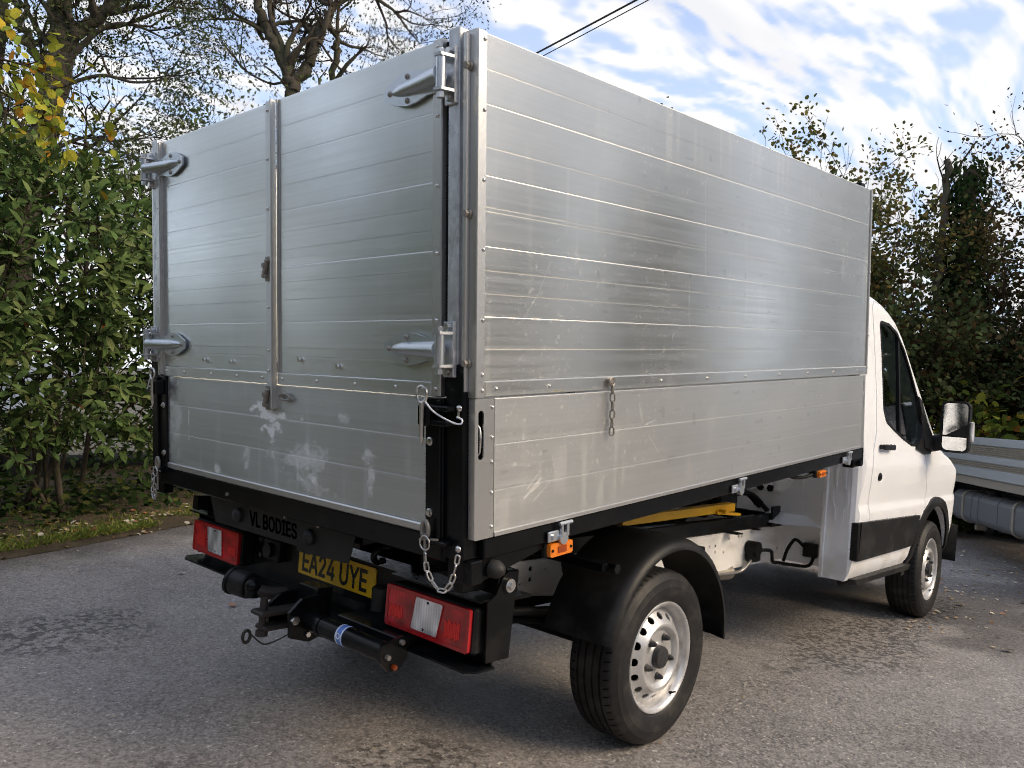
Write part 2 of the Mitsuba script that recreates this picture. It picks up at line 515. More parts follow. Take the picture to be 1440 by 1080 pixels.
# ground
def asphalt_col(p, n, uv):
    grit = noise(p.x * 150.0, p.y * 150.0, 1.0)
    g2 = noise(p.x * 75.0, p.y * 75.0, 4.0)
    big = fbm(p.x * 0.55, p.y * 0.55, 2.0, 4)
    v = 0.225 + 0.15 * (grit - 0.5) + 0.12 * (g2 - 0.5) + 0.07 * (big - 0.5) + 0.06 * (fbm(p.x * 7.0, p.y * 7.0, 8.0, 3) - 0.5)
    light = smoothstep(0.86, 0.95, noise(p.x * 95.0, p.y * 95.0, 7.0))
    v = v + 0.26 * light
    # worn patches where the fines are gone and damp grit shows
    m = fbm(p.x * 0.75 + 3.0, p.y * 1.15, 11.0, 4) + 0.10 * (fbm(p.x * 4.0, p.y * 4.0, 12.0, 3) - 0.5)
    patch = smoothstep(0.65, 0.76, m)
    crack = smoothstep(0.46, 0.62, fbm(p.x * 38.0, p.y * 38.0, 13.0, 4))
    stain = smoothstep(0.52, 0.72, fbm(p.x * 1.6, p.y * 1.1, 41.0, 4))
    v = v * (1 - 0.56 * patch * crack) * (1 - 0.14 * stain)
    # damp, leaf-stained band beside the front wheel
    band = smoothstep(1.5, 0.1, dr.abs((p.x - 5.6) * 0.25 + (p.y + 1.25))) * smoothstep(2.8, 4.4, p.x) * smoothstep(0.40, 0.6, fbm(p.x * 1.4, p.y * 1.4, 21.0, 4))
    v = v * (1 - 0.55 * band)
    # kerb-side damp dirt along the verge
    e = (p.x - 0.121) * (-0.413) + (p.y - 3.604) * 0.911
    edge = smoothstep(-0.55, 0.0, e + 0.5 * (fbm(p.x * 3.0, p.y * 3.0, 31.0, 3) - 0.5))
    v = v * (1 - 0.55 * edge)
    warm = smoothstep(0.35, 0.7, fbm(p.x * 0.5 + 9.0, p.y * 0.5, 5.0, 3))
    return mi.Color3f(v * (1.045 + 0.06 * warm), v * (0.985 + 0.005 * warm), v * (0.94 - 0.04 * warm))


def asphalt_bump(p, n, uv):
    return 0.0035 * noise(p.x * 120.0, p.y * 120.0, 3.0) + 0.003 * noise(p.x * 60.0, p.y * 60.0, 6.0) + 0.006 * fbm(p.x * 9.0, p.y * 9.0, 5.0, 2)


scene['mat_asphalt'] = {'type': 'bumpmap', 'arbitrary': proc(asphalt_bump, eps=2e-3), 'scale': 1.0,
                        'bsdf': {'type': 'principled', 'base_color': proc(asphalt_col), 'roughness': 0.62, 'specular': 0.35}}


def soil_col(p, n, uv):
    d = fbm(p.x * 5.0, p.y * 5.0, 1.0, 4)
    g = noise(p.x * 60.0, p.y * 60.0, 2.0)
    return mix((0.030, 0.024, 0.016), (0.085, 0.066, 0.040), d) * (0.7 + 0.6 * g)


scene['mat_soil'] = two({'type': 'principled', 'base_color': proc(soil_col), 'roughness': 0.9, 'specular': 0.2})


def bark_col(p, n, uv):
    r = fbm(p.x * 14.0 + p.y * 9.0, p.y * 14.0, p.z * 2.6, 4)
    m = smoothstep(0.5, 0.7, fbm(p.x * 3.0, p.y * 3.0, p.z * 1.5, 3))
    return mix(mix((0.035, 0.030, 0.024), (0.15, 0.125, 0.095), r), (0.075, 0.085, 0.038), 0.45 * m)


scene['mat_bark'] = two({'type': 'principled', 'base_color': proc(bark_col), 'roughness': 0.9, 'specular': 0.2})
scene['mat_twig'] = two(P((0.045, 0.034, 0.025), 0.85, specular=0.2))
VC = {'type': 'mesh_attribute', 'name': 'vertex_color'}
scene['mat_leaf'] = {'type': 'principledthin', 'base_color': VC, 'roughness': 0.5, 'diff_trans': 0.5, 'eta': 1.4}
scene['mat_laurel'] = {'type': 'principledthin', 'base_color': VC, 'roughness': 0.42, 'diff_trans': 0.3, 'eta': 1.5}
scene['mat_litter'] = two(P(VC, 0.7, specular=0.3))
for i, c in enumerate([(0.095, 0.140, 0.045), (0.120, 0.165, 0.055), (0.165, 0.205, 0.075), (0.070, 0.108, 0.038)]):
    scene[f'mat_laurel_leaf_{i}'] = {'type': 'principledthin', 'base_color': rgb(*c), 'roughness': 0.40, 'diff_trans': 0.25, 'eta': 1.5}
scene['mat_grey_alu'] = P((0.56, 0.60, 0.63), 0.42, metallic=0.7)
scene['mat_dirty_alu'] = P((0.36, 0.33, 0.27), 0.6, metallic=0.4)
scene['mat_tank'] = P((0.20, 0.21, 0.22), 0.42, metallic=0.5)
scene['mat_silver_paint'] = P((0.50, 0.53, 0.55), 0.3, metallic=0.4, clearcoat=0.8)
scene['mat_cable'] = P((0.03, 0.03, 0.03), 0.6)
# ------------------------------------------------------------------ the tipper truck: tipping body (built level, then raised by TB)
TR = 'tipper_truck'
tag(TR, 'white single-cab tipper truck with tall aluminium cage body, rear doors facing us', 'truck')
W = 1.058          # half width over the side panels
ZB, ZM, ZT = 0.968, 1.382, 2.407
LB = 3.105


prng = np.random.default_rng(5)


def plank_profile(h, t, ribs=(0.5,)):
    """section of an extruded plank: (height, outward), bevelled long edges, fine grooves"""
    pts = [(0.0002, 0), (h - 0.0002, 0), (h - 0.0002, t - 0.0006), (h - 0.0022, t)]
    for r in sorted(ribs, reverse=True):
        c = h * r
        pts += [(c + 0.0004, t), (c - 0.0002, t - 0.00025), (c - 0.0026, t - 0.00035), (c - 0.0030, t - 0.00035), (c - 0.0032, t)][::1]
    pts += [(0.0008, t), (0.0002, t - 0.0006)]
    k = prng.uniform(-1, 1) * 0.0007      # no two planks lie quite in one plane
    return Polygon([(a, b + (k * (a / h - 0.5) if b > t * 0.5 else 0.0)) for a, b in pts])


def plank(axis, a, b, z0, z1, face, out, t=0.025, ribs=(0.5,)):
    """a plank along x or y from a to b whose outer face lies at `face` and looks towards `out` (+1 or -1)"""
    pr = plank_profile(z1 - z0, t, ribs)
    P2 = np.array(pr.exterior.coords)[:-1]
    poly = Polygon([(face - out * t + out * q[1], z0 + q[0]) for q in P2])
    return prism(poly, 'y' if axis == 'y' else 'x', a, b) if axis == 'x' else prism(poly, 'y', a, b)


def rivet(c, d, r=0.0065):
    d = np.asarray(d, float)
    return lathe([(r * 1.0, 0), (r * 0.96, r * 0.25), (r * 0.7, r * 0.6), (r * 0.3, r * 0.78), (0, r * 0.82)], c, d, 10)


RIV_X = ply(rivet((0, 0, 0), (-1, 0, 0)), 'mat_steel', smooth=True)
RIV_Y = ply(rivet((0, 0, 0), (0, -1, 0)), 'mat_steel', smooth=True)


def rivets(k, pts, d):
    for p in pts:
        scene[key_for(k + '__rivet')] = {**d, 'to_world': T((TB @ shift(*p)).tolist())}


# --- upper side panel, right-hand side
sp = TR + '__upper_side_panel'
zs = np.linspace(ZM + 0.045, ZT, 6)
zs = [1.427, 1.612, 1.812, 2.012, 2.212, 2.407]
for i in range(5):
    put_metal(sp + '__plank', plank('x', 0.0525, LB - 0.014, zs[i], zs[i + 1], -W + 0.003, -1, 0.022, ribs=((0.5,), (0.33, 0.66), (0.5, 0.56), (0.4,), (0.5,))[i]), 'mat_alu_side', 'x', TB)
put_metal(sp + '__bottom_trim', box(0.0535, LB - 0.015, -W - 0.003, -W + 0.022, 1.380, 1.4265, 0.003), 'mat_alu_side', 'x', TB)
endc = prism(rrect(-1.058, -1.002, 1.378, 2.410, 0.002), 'x', 0.016, 0.0205)
rimc = box(0.0165, 0.0525, -W - 0.0035, -W + 0.004, 1.378, 2.4095, 0.003)
put_metal(sp + '__corner_trim', cat(endc, rimc), 'mat_alu_trim', 'z', TB)
put_metal(sp + '__corner_trim', box(0.0, 0.016, -1.032, -1.018, 1.395, 2.400, 0.002), 'mat_alu_trim', 'z', TB)
put_metal(sp + '__front_trim', box(LB - 0.0145, LB + 0.004, -W - 0.004, -W + 0.022, 1.380, 2.409, 0.003), 'mat_alu_trim', 'z', TB)
put_metal(sp + '__top_trim', box(0.0535, LB - 0.015, -W + 0.0235, -W + 0.034, 1.40, 2.404, 0.002), 'mat_alu_side', 'x', TB)
rivets(sp, [(0.042, -W - 0.0035, z) for z in (2.385, 2.19, 1.995, 1.80, 1.60, 1.445, 1.40)], RIV_Y)
rivets(sp, [(x, -W - 0.003, 1.403) for x in (0.10, 0.34, 0.66, 0.98, 1.32, 1.65, 1.98, 2.30, 2.62, 2.95)], RIV_Y)
rivets(sp, [(LB - 0.005, -W - 0.004, z) for z in (2.30, 1.95, 1.60, 1.42)], RIV_Y)
for z in (2.31, 1.90, 1.477):
    put(sp + '__bolt', cat(cyl((0.016, -1.03, z), (-0.004, -1.03, z), 0.010, 6), cyl((0.014, -1.03, z), (0.008, -1.03, z), 0.014, 16)), 'mat_worn_steel', 30, TB)

# --- drop side below it
ds = TR + '__drop_side'
zd = [ZB + 0.002, 1.106, 1.240, 1.3755]
for i in range(3):
    put_metal(ds + '__plank', plank('x', 0.0955, LB - 0.058, zd[i], zd[i + 1], -W - 0.002, -1, 0.024, ribs=()), 'mat_alu_side', 'x', TB)
slot = affinity.scale(rrect(0.030, 0.053, 1.20, 1.342, 0.0112, 8), 1, 1)
endp = rrect(0.019, 0.0945, ZB, 1.376, 0.002).difference(slot)
put_metal(ds + '__end_cap', prism(endp, 'y', -W - 0.0005, -W + 0.004), 'mat_alu_trim', 'z', TB)
put_metal(ds + '__end_cap', box(0.017, 0.0205, -W - 0.0002, -W + 0.026, ZB + 0.001, 1.3755, 0.001), 'mat_alu_trim', 'z', TB)
slot2 = rrect(LB - 0.046, LB - 0.032, 1.20, 1.342, 0.0065, 8)
put_metal(ds + '__end_cap', prism(rrect(LB - 0.057, LB - 0.012, ZB, 1.376, 0.002).difference(slot2), 'y', -W - 0.0005, -W + 0.004), 'mat_alu_trim', 'z', TB)
for x0, x1 in ((0.022, 0.093), (LB - 0.056, LB - 0.014)):
    put(ds + '__latch_box', box(x0, x1, -W + 0.024, -W + 0.030, 1.18, 1.37), 'mat_black_flat', False, TB)
    xm = 0.041 if x0 < 1 else LB - 0.039
    put(ds + '__latch_lever', tube(curve([(xm, -W + 0.014, 1.30), (xm + 0.002, -W + 0.005, 1.285), (xm - 0.002, -W + 0.000, 1.25), (xm + 0.001, -W + 0.006, 1.222), (xm, -W + 0.014, 1.21)], 20), 0.0038, 8), 'mat_steel', True, TB)
rivets(ds, [(0.087, -W - 0.0005, z) for z in (1.350, 1.262, 1.19, 1.10, 1.00)], RIV_Y)
put_metal(ds + '__bottom_lip', box(0.0965, LB - 0.059, -W - 0.0055, -W - 0.0015, ZB + 0.0005, ZB + 0.014, 0.001), 'mat_alu_trim', 'x', TB)

# --- chain hanging from the side panel
link_r = 0.0034


def link_mesh(L=0.034, Wd=0.020, r=link_r):
    th = np.linspace(0, 2 * PI, 20, endpoint=False)
    h = (L - Wd) / 2
    pts = np.stack([np.cos(th) * (Wd / 2 - r), np.zeros(20), np.sin(th) * (Wd / 2 - r) + np.where(np.sin(th) >= 0, h, -h)], 1)
    return tube(pts, r, 6, closed=True)


def chain(key, path, bsdf, L=0.034, Wd=0.020, r=link_r, M=TB):
    """links along a path; each link turned a quarter against the one before"""
    Pq = curve(path, 120)
    s = np.concatenate([[0], np.cumsum(np.linalg.norm(np.diff(Pq, axis=0), axis=1))])
    n = max(2, int(s[-1] / (L - 2.2 * r)))
    d = ply(link_mesh(L, Wd, r), bsdf, smooth=True)
    for i in range(n):
        c = np.array([np.interp((i + 0.5) / n * s[-1], s, Pq[:, k]) for k in range(3)])
        c2 = np.array([np.interp(min((i + 0.9) / n * s[-1], s[-1]), s, Pq[:, k]) for k in range(3)])
        c1 = np.array([np.interp(max((i + 0.1) / n * s[-1], 0), s, Pq[:, k]) for k in range(3)])
        a, b, t = frame_of(c2 - c1)
        ang = math.radians(35 + 90 * (i % 2))
        x = a * math.cos(ang) + b * math.sin(ang)
        m = np.eye(4)
        m[:3, 0], m[:3, 1], m[:3, 2], m[:3, 3] = x, np.cross(t, x), t, c
        scene[key_for(key + '__link')] = {**d, 'to_world': T((M @ m).tolist())}


ch = TR + '__side_chain'
put(ch + '__eye_bolt', cat(cyl((0.655, -W - 0.003, 1.412), (0.655, -W - 0.016, 1.412), 0.010, 8), tube([(0.655 + 0.014 * math.cos(t), -W - 0.015, 1.408 + 0.014 * math.sin(t)) for t in np.linspace(0, 2 * PI, 14, endpoint=False)], 0.0035, 6, True)), 'mat_worn_steel', 30, TB)
chain(ch, [(0.655, -W - 0.016, 1.398), (0.657, -W - 0.017, 1.33), (0.655, -W - 0.016, 1.225)], 'mat_worn_steel', 0.036, 0.022, 0.0033)

# --- rear doors
for name, y0, y1, tl, trr in (('rear_door', -0.935, -0.047, 0.0, 0.041), ('rear_door_001', -0.029, 0.960, 0.062, 0.0)):
    rd = f'{TR}__{name}'
    left = y0 > -0.5
    # edge strips: the right door has one by the post, the left door one by its post and the meeting strip
    yl, yr = y1 - tl, y0 + trr + (0.052 if left else 0.0)
    zz = [1.420, 1.604, 1.805, 2.005, 2.205, 2.405]
    for i in range(5):
        put_metal(rd + '__plank', plank('y', yr + 0.0008, yl - 0.0008 - (0.014 if not left else 0), zz[i], zz[i + 1], 0.003, -1, 0.022, ribs=((0.34, 0.5), (0.4, 0.72), (0.3, 0.62), (0.45,), (0.5,))[i]), 'mat_alu_rear', 'y', TB)
    put_metal(rd + '__bottom_trim', box(-0.004, 0.016, yr + 0.001, yl - 0.001, 1.376, 1.4195, 0.002), 'mat_alu_rear', 'y', TB)
    if not left:
        put_metal(rd + '__edge_trim', box(-0.0045, 0.022, y0, y0 + 0.041, 1.376, 2.408, 0.003), 'mat_alu_trim', 'z', TB)
        put_metal(rd + '__meeting_ridge', cat(box(-0.006, 0.012, -0.0475, -0.0535, 1.378, 2.406, 0.002), box(0.000, 0.012, -0.0545, -0.060, 1.378, 2.406, 0.002)), 'mat_alu_trim', 'z', TB)
        rv = [(-0.0045, y0 + 0.018, z) for z in (2.385, 2.19, 1.99, 1.795, 1.60, 1.445, 1.40)] + [(-0.004, y, 1.398) for y in (-0.08, -0.30, -0.52, -0.73, -0.86)]
    else:
        put_metal(rd + '__edge_trim', box(-0.0045, 0.022, 0.899, 0.960, 1.376, 2.408, 0.003), 'mat_alu_trim', 'z', TB)
        put_metal(rd + '__edge_trim', box(-0.016, -0.0045, 0.899, 0.913, 1.380, 2.402, 0.003), 'mat_alu_trim', 'z', TB)
        put_metal(rd + '__meeting_strip', cat(box(-0.0075, 0.010, -0.022, 0.024, 1.284, 2.408, 0.002), box(-0.020, 0.004, -0.032, -0.0235, 1.286, 2.408, 0.002)), 'mat_alu_rear', 'z', TB)
        rv = [(-0.0045, 0.935, z) for z in (2.36, 2.12, 1.90, 1.68, 1.46, 1.405)] + [(-0.004, y, 1.398) for y in (0.87, 0.70, 0.46, 0.25, 0.06)]
        rv += [(-0.0075, 0.008, z) for z in (2.375, 2.20, 2.02, 1.84, 1.66, 1.50, 1.425)]
    rivets(rd, rv, RIV_X)
    for y, z in ((0.52, 1.455), (0.30, 1.452)) if left else ((-0.42, 1.452), (-0.19, 1.47)):
        put(rd + '__bolt', cyl((0.0, y, z), (-0.008, y, z), 0.009, 6), 'mat_steel', 30, TB)

# latches on the meeting strip
for z in (1.80, 1.325):
    la = key_for(f'{TR}__rear_door_001__latch')
    m = [box(-0.013, -0.0075, -0.012, 0.022, z - 0.045, z + 0.045, 0.002),
         obox((-0.022, 0.004, z), (1, 0, 0), (0, 0.93, 0.36), (0, -0.36, 0.93), 0.008, 0.007, 0.036, 0.003),
         cyl((-0.013, 0.004, z + 0.012), (-0.034, 0.004, z + 0.012), 0.009, 12),
         cyl((-0.013, 0.004, z - 0.028), (-0.026, 0.004, z - 0.028), 0.007, 10)]
    put(la, cat(m), 'mat_worn_steel', 30, TB)
put(f'{TR}__rear_door__hasp', tube(curve([(-0.006, -0.06, 1.335), (-0.010, -0.10, 1.345), (-0.010, -0.13, 1.338), (-0.008, -0.135, 1.325), (-0.009, -0.10, 1.322), (-0.006, -0.07, 1.328)], 24), 0.005, 8), 'mat_worn_steel', True, TB)

# --- strap hinges
hinge_n = 0
for side in (-1, 1):
    for z in (2.290, 1.516):
        h = TR + '__hinge' + (f'_{hinge_n:03d}' if hinge_n else '')
        hinge_n += 1
        tip, root, piv = 0.686 * side, 0.925 * side, 0.976 * side
        outline = [(tip, z - 0.014), (tip, z + 0.016), (0.745 * side, z + 0.040), (0.79 * side, z + 0.047), (0.83 * side, z + 0.043), (0.875 * side, z + 0.031), (0.945 * side, z + 0.030), (0.945 * side, z - 0.030), (0.875 * side, z - 0.031), (0.83 * side, z - 0.042), (0.79 * side, z - 0.046), (0.745 * side, z - 0.038)]
        plate = prism(Polygon(outline).buffer(0.004, quad_segs=3), 'x', -0.012, -0.005)
        # pressed half-round spine, growing towards the barrel and rising off the door
        n = 14
        ys = np.linspace(0.715, 0.968, n) * side
        path = [(-0.008 - 0.034 * (i / (n - 1)) ** 1.6, ys[i], z) for i in range(n)]
        rr = [0.004 + 0.014 * min(1.0, (i / 3.0)) ** 0.5 + 0.006 * (i / (n - 1)) for i in range(n)]
        spine = tube(path, rr, 16)
        put(h + '__leaf', cat(plate, spine), 'mat_zinc', 40, TB)
        bx = -0.046
        put(h + '__barrel', cat(cyl((bx, piv, z - 0.042), (bx, piv, z + 0.042), 0.0145, 20), cyl((bx, piv, z - 0.066), (bx, piv, z + 0.066), 0.0085, 12),
                               cyl((bx, piv, z + 0.054), (bx, piv, z + 0.064), 0.0125, 6), cyl((bx, piv, z - 0.070), (bx, piv, z - 0.054), 0.0125, 6)), 'mat_zinc', 30, TB)
        ear = Polygon([(bx - 0.014, piv - 0.008 * side), (bx + 0.004, piv - 0.016 * side), (-0.004, piv - 0.022 * side), (-0.004, piv + 0.022 * side), (bx - 0.010, piv + 0.012 * side)]).buffer(0.004)
        br = [prism(ear, 'z', z + 0.043, z + 0.051), prism(ear, 'z', z - 0.051, z - 0.043)]
        br.append(box(-0.0085, -0.002, piv - 0.026 * side, piv + 0.026 * side, z - 0.080, z + 0.080, 0.002))
        br.append(box(-0.016, -0.009, piv + 0.0205 * side, piv + 0.026 * side, z - 0.080, z + 0.080, 0.002))
        put(h + '__bracket', cat(br), 'mat_galv', 30, TB)
        for zz2 in (z + 0.064, z - 0.064):
            put(h + '__bolt', cyl((-0.010, piv + 0.004 * side, zz2), (-0.026, piv + 0.004 * side, zz2), 0.011, 6), 'mat_steel', 30, TB)
        for yy, z2 in ((tip + 0.022 * side, z), (0.79 * side, z + 0.036), (0.79 * side, z - 0.035)):
            put(h + '__bolt', rivet((-0.012, yy, z2), (-1, 0, 0), 0.009), 'mat_worn_steel', True, TB)

# --- corner posts (black stub below, galvanised box section above)
for side in (-1, 1):
    ya, yb = 0.956 * side, 1.002 * side
    put(TR + '__corner_post', box(0.0, 0.046, ya, yb, 1.46, 2.426, 0.004), 'mat_galv', False, TB)
    put(TR + '__post_socket', cat(box(-0.002, 0.060, 0.9535 * side, 1.0305 * side, 0.905, 1.474, 0.004)), 'mat_black', False, TB)
    put(TR + '__front_post', box(LB - 0.09, LB - 0.03, 0.985 * side, 1.030 * side, 0.968, 2.44, 0.004), 'mat_black', False, TB)

for side in (-1, 1):
    put(TR + '__door_seal', box(0.014, 0.030, 0.925 * side, 0.9555 * side, 1.38, 2.40, 0.002), 'mat_black_flat', False, TB)
# --- tailgate
tg = TR + '__tailgate'
zt = [0.992, 1.125, 1.250, 1.3735]
for i in range(3):
    put_metal(tg + '__plank', plank('y', -0.8715, 0.8715, zt[i], zt[i + 1], 0.002, -1, 0.022, ribs=((), (0.5,), ())[i]), 'mat_alu_rear', 'y', TB)
put_metal(tg + '__bottom_trim', box(-0.006, 0.020, -0.8705, 0.8705, 0.966, 0.9915, 0.004), 'mat_alu_trim', 'y', TB)
for side in (-1, 1):
    put(tg + '__side_frame', cat(box(-0.008, 0.022, 0.873 * side, 0.951 * side, 0.955, 1.374, 0.003), box(-0.020, -0.0085, 0.935 * side, 0.951 * side, 0.96, 1.37, 0.003)), 'mat_black', False, TB)
    for z in (1.244, 1.031):
        put(tg + '__bolt', cat(lathe([(0.0135, 0), (0.013, 0.003), (0.0085, 0.005), (0.0085, 0.009), (0, 0.010)], (-0.008, 0.895 * side, z), (-1, 0, 0), 14)), 'mat_steel', 30, TB)
    # top lug with drop pin, bottom lug
    put(tg + '__top_lug', cat(box(-0.046, -0.009, 0.878 * side, 0.930 * side, 1.292, 1.356, 0.006), box(-0.040, 0.000, 0.931 * side, 1.004 * side, 1.296, 1.312, 0.003), box(-0.040, 0.000, 0.931 * side, 1.004 * side, 1.338, 1.354, 0.003)), 'mat_black', False, TB)
    put(tg + '__bottom_lug', cat(box(-0.036, -0.009, 0.880 * side, 0.925 * side, 0.940, 0.972, 0.005), box(-0.032, -0.003, 0.926 * side, 0.985 * side, 0.944, 0.958, 0.003)), 'mat_black', False, TB)
    # drop pin with an eye
    xp, yp = -0.052, 0.908 * side
    put(tg + '__drop_pin', cat(cyl((xp, yp, 1.36), (xp, yp, 1.262), 0.0075, 12), cyl((xp, yp, 1.262), (xp, yp, 1.242), 0.0075, 12, r1=0.003),
                              tube([(xp, yp + 0.022 * math.cos(t), 1.386 + 0.024 * math.sin(t)) for t in np.linspace(0, 2 * PI, 22, endpoint=False)], 0.0048, 8, True)), 'mat_steel', 40, TB)
    put(tg + '__lanyard', tube(curve([(xp - 0.002, yp + 0.012 * side, 1.37), (-0.048, 0.955 * side, 1.338), (-0.03, 1.005 * side, 1.312), (-0.02, 1.036 * side, 1.306), (-0.016, 1.040 * side, 1.318), (-0.014, 1.016 * side, 1.324)], 48), 0.0028, 6), 'mat_sticker', True, TB)
    put(tg + '__lanyard_clip', cat(rivet((-0.002, 1.014 * side, 1.348), (-1, 0, 0), 0.011), box(-0.008, -0.003, 1.010 * side, 1.019 * side, 1.318, 1.345, 0.002)), 'mat_steel', 30, TB)
    # shackle pin and chain at the bottom
    put(tg + '__shackle', cat(tube([(-0.034, 0.905 * side + 0.014 * math.cos(t), 0.985 + 0.026 * math.sin(t)) for t in np.linspace(0, 2 * PI, 18, endpoint=False)], 0.007, 8, True), cyl((-0.034, 0.905 * side, 0.975), (-0.034, 0.905 * side, 0.865), 0.006, 10, r1=0.004),
                             cyl((-0.034, 0.88 * side, 0.952), (-0.030, 0.955 * side, 0.962), 0.004, 8)), 'mat_worn_steel', 40, TB)
    cname = TR + ('__tailgate_chain' if side < 0 else '__tailgate_chain_001')
    put(cname + '__ring', tube([(-0.042, 0.912 * side + 0.021 * math.cos(t), 0.948 + 0.021 * math.sin(t)) for t in np.linspace(0, 2 * PI, 20, endpoint=False)], 0.003, 6, True), 'mat_steel', True, TB)
    chain(cname, [(-0.044, 0.917 * side, 0.922), (-0.040, 0.922 * side, 0.87), (-0.030, 0.945 * side, 0.826), (-0.022, 0.975 * side, 0.815), (-0.016, 1.000 * side, 0.845), (-0.008, 1.014 * side, 0.905), (-0.006, 1.015 * side, 0.925)], 'mat_steel', 0.034, 0.019, 0.0032)
    put(cname + '__rivet', rivet((-0.003, 1.014 * side, 0.941), (-1, 0, 0), 0.011), 'mat_steel', True, TB)

# --- tray, rails and the far walls of the body
for side in (-1, 1):
    put(TR + '__side_rail', box(0.062, LB - 0.02, side * 0.985, side * (W - 0.002), 0.905, ZB - 0.002, 0.004), 'mat_black', False, TB)
put(TR + '__rear_crossmember', cat(box(0.0, 0.060, -0.952, 0.952, 0.890, 0.963, 0.004), box(0.012, 0.060, -1.052, -0.953, 0.835, 0.904, 0.003), box(0.012, 0.060, 0.953, 1.052, 0.835, 0.904, 0.003)), 'mat_black', False, TB)
put(TR + '__tray_floor', box(0.062, LB - 0.02, -0.984, 0.984, 0.945, 0.966, 0.002), 'mat_black_flat', False, TB)
for x in np.linspace(0.35, 2.95, 8):
    put(TR + '__tray_bearer', box(x - 0.02, x + 0.02, -0.983, 0.983, 0.906, 0.944, 0.002), 'mat_black_flat', False, TB)
for y in (-0.42, 0.42):
    put(TR + '__tray_runner', box(0.08, LB - 0.05, y - 0.035, y + 0.035, 0.835, 0.905, 0.003), 'mat_black', False, TB)
for i in range(3):
    put_metal(TR + '__drop_side_001__plank', plank('x', 0.02, LB - 0.012, zd[i], zd[i + 1], W + 0.002, 1, 0.024, ribs=()), 'mat_alu_side', 'x', TB)
for i in range(5):
    put_metal(TR + '__upper_side_panel_001__plank', plank('x', 0.02, LB - 0.012, zs[i], zs[i + 1], W - 0.003, 1, 0.022, ribs=(0.5,)), 'mat_alu_side', 'x', TB)
zf = np.linspace(0.968, 2.40, 8)
for i in range(7):
    put_metal(TR + '__headboard__plank', plank('y', -0.984, 0.984, zf[i], zf[i + 1], LB - 0.03, 1, 0.024, ribs=(0.5,)), 'mat_alu_rear', 'y', TB)
# front end of the side rail
put(TR + '__rail_end', cat(box(LB - 0.0195, LB - 0.006, -W, -0.985, 0.868, 0.966, 0.003), box(LB - 0.14, LB - 0.02, -W + 0.006, -0.99, 0.862, 0.904, 0.004), cyl((LB - 0.075, -W + 0.006, 0.885), (LB - 0.075, -W - 0.016, 0.885), 0.018, 6)), 'mat_black', False, TB)

# over-centre latches under the drop side
for x in (0.385, 1.59, 2.82):
    m = [box(x - 0.050, x + 0.004, -W - 0.012, -W - 0.002, 0.908, 0.942, 0.003), cyl((x + 0.018, -W - 0.020, 0.915), (x + 0.018, -W - 0.002, 0.915), 0.020, 16),
         box(x + 0.004, x + 0.014, -W - 0.022, -W - 0.010, 0.920, 0.965, 0.002), box(x + 0.030, x + 0.042, -W - 0.022, -W - 0.010, 0.920, 0.965, 0.002),
         cyl((x - 0.002, -W - 0.016, 0.962), (x + 0.060, -W - 0.016, 0.962), 0.006, 10), cyl((x - 0.03, -W - 0.018, 0.925), (x - 0.03, -W - 0.01, 0.925), 0.008, 8)]
    put(TR + '__side_latch', cat(m), 'mat_zinc', 30, TB)

# marker lamps
for x, z, s in ((0.40, 0.880, 1.0), (2.50, 0.885, 0.75)):
    ml = TR + ('__marker_lamp' if x < 1 else '__marker_lamp_001')
    a, hgt = 0.056 * s, 0.021 * s
    put(ml + '__housing', cat(box(x - a - 0.006, x + a + 0.006, -W + 0.004, -W + 0.024, z - hgt - 0.004, z + hgt + 0.004, 0.004), box(x - 0.02, x + 0.02, -W + 0.024, -1.0, z - 0.006, 0.906, 0.003)), 'mat_plastic', False, TB)
    put(ml + '__lens', prism(rrect(x - a, x + a, z - hgt, z + hgt, 0.008), 'y', -W - 0.012, -W + 0.0035), 'mat_amber', False, TB)
    put(ml + '__bulb_window', prism(rrect(x - a * 0.35, x + a * 0.4, z - hgt * 0.55, z + hgt * 0.5, 0.003), 'y', -W - 0.0145, -W - 0.0125), 'mat_amber_dark', False, TB)
    for xx in (x - a * 0.82, x + a * 0.82):
        put(ml + '__screw', cyl((xx, -W - 0.0125, z), (xx, -W - 0.015, z), 0.005, 8), 'mat_black_flat', False, TB)
put(TR + '__marker_cable', tube(curve([(2.44, -W + 0.02, 0.885), (2.38, -W + 0.03, 0.878), (2.28, -W + 0.05, 0.885), (2.24, -W + 0.08, 0.91)], 20), 0.009, 8), 'mat_black_flat', True, TB)

# --- apron under the tray with cut-out lettering
ap = TR + '__rear_apron'
out = Polygon([(0.607, 0.886), (0.553, 0.762), (-0.071, 0.770), (-0.073, 0.751), (-0.400, 0.766), (-0.444, 0.886)])
cuts = [Point(0.50, 0.80).buffer(0.012)]
lt = meshkit.text_mesh('VL BODIES', 0.05, 0.002, bold=True)
lv = np.array(lt.vertices)
lx0, lx1 = lv[:, 0].min(), lv[:, 0].max()
put(ap + '__plate', prism(out, 'x', 0.058, 0.0595), 'mat_plastic', False, TB)
lv = np.stack([0.0572 + 0.0 * lv[:, 2] - 0.0006 * (lv[:, 2] < 0.001), 0.268 - (lv[:, 0] - lx0) / (lx1 - lx0) * 0.342, 0.796 + lv[:, 1] / 0.05 * 0.056], 1)
put(ap + '__lettering', trimesh.Trimesh(lv, np.array(lt.faces), process=False), 'mat_void', False, TB)
for y, z in ((0.353, 0.822), (-0.163, 0.820)):
    put(ap + '__buffer', lathe([(0.030, 0), (0.030, 0.012), (0.024, 0.020), (0.012, 0.026), (0, 0.028)], (0.058, y, z), (-1, 0, 0), 20), 'mat_rubber', 30, TB)
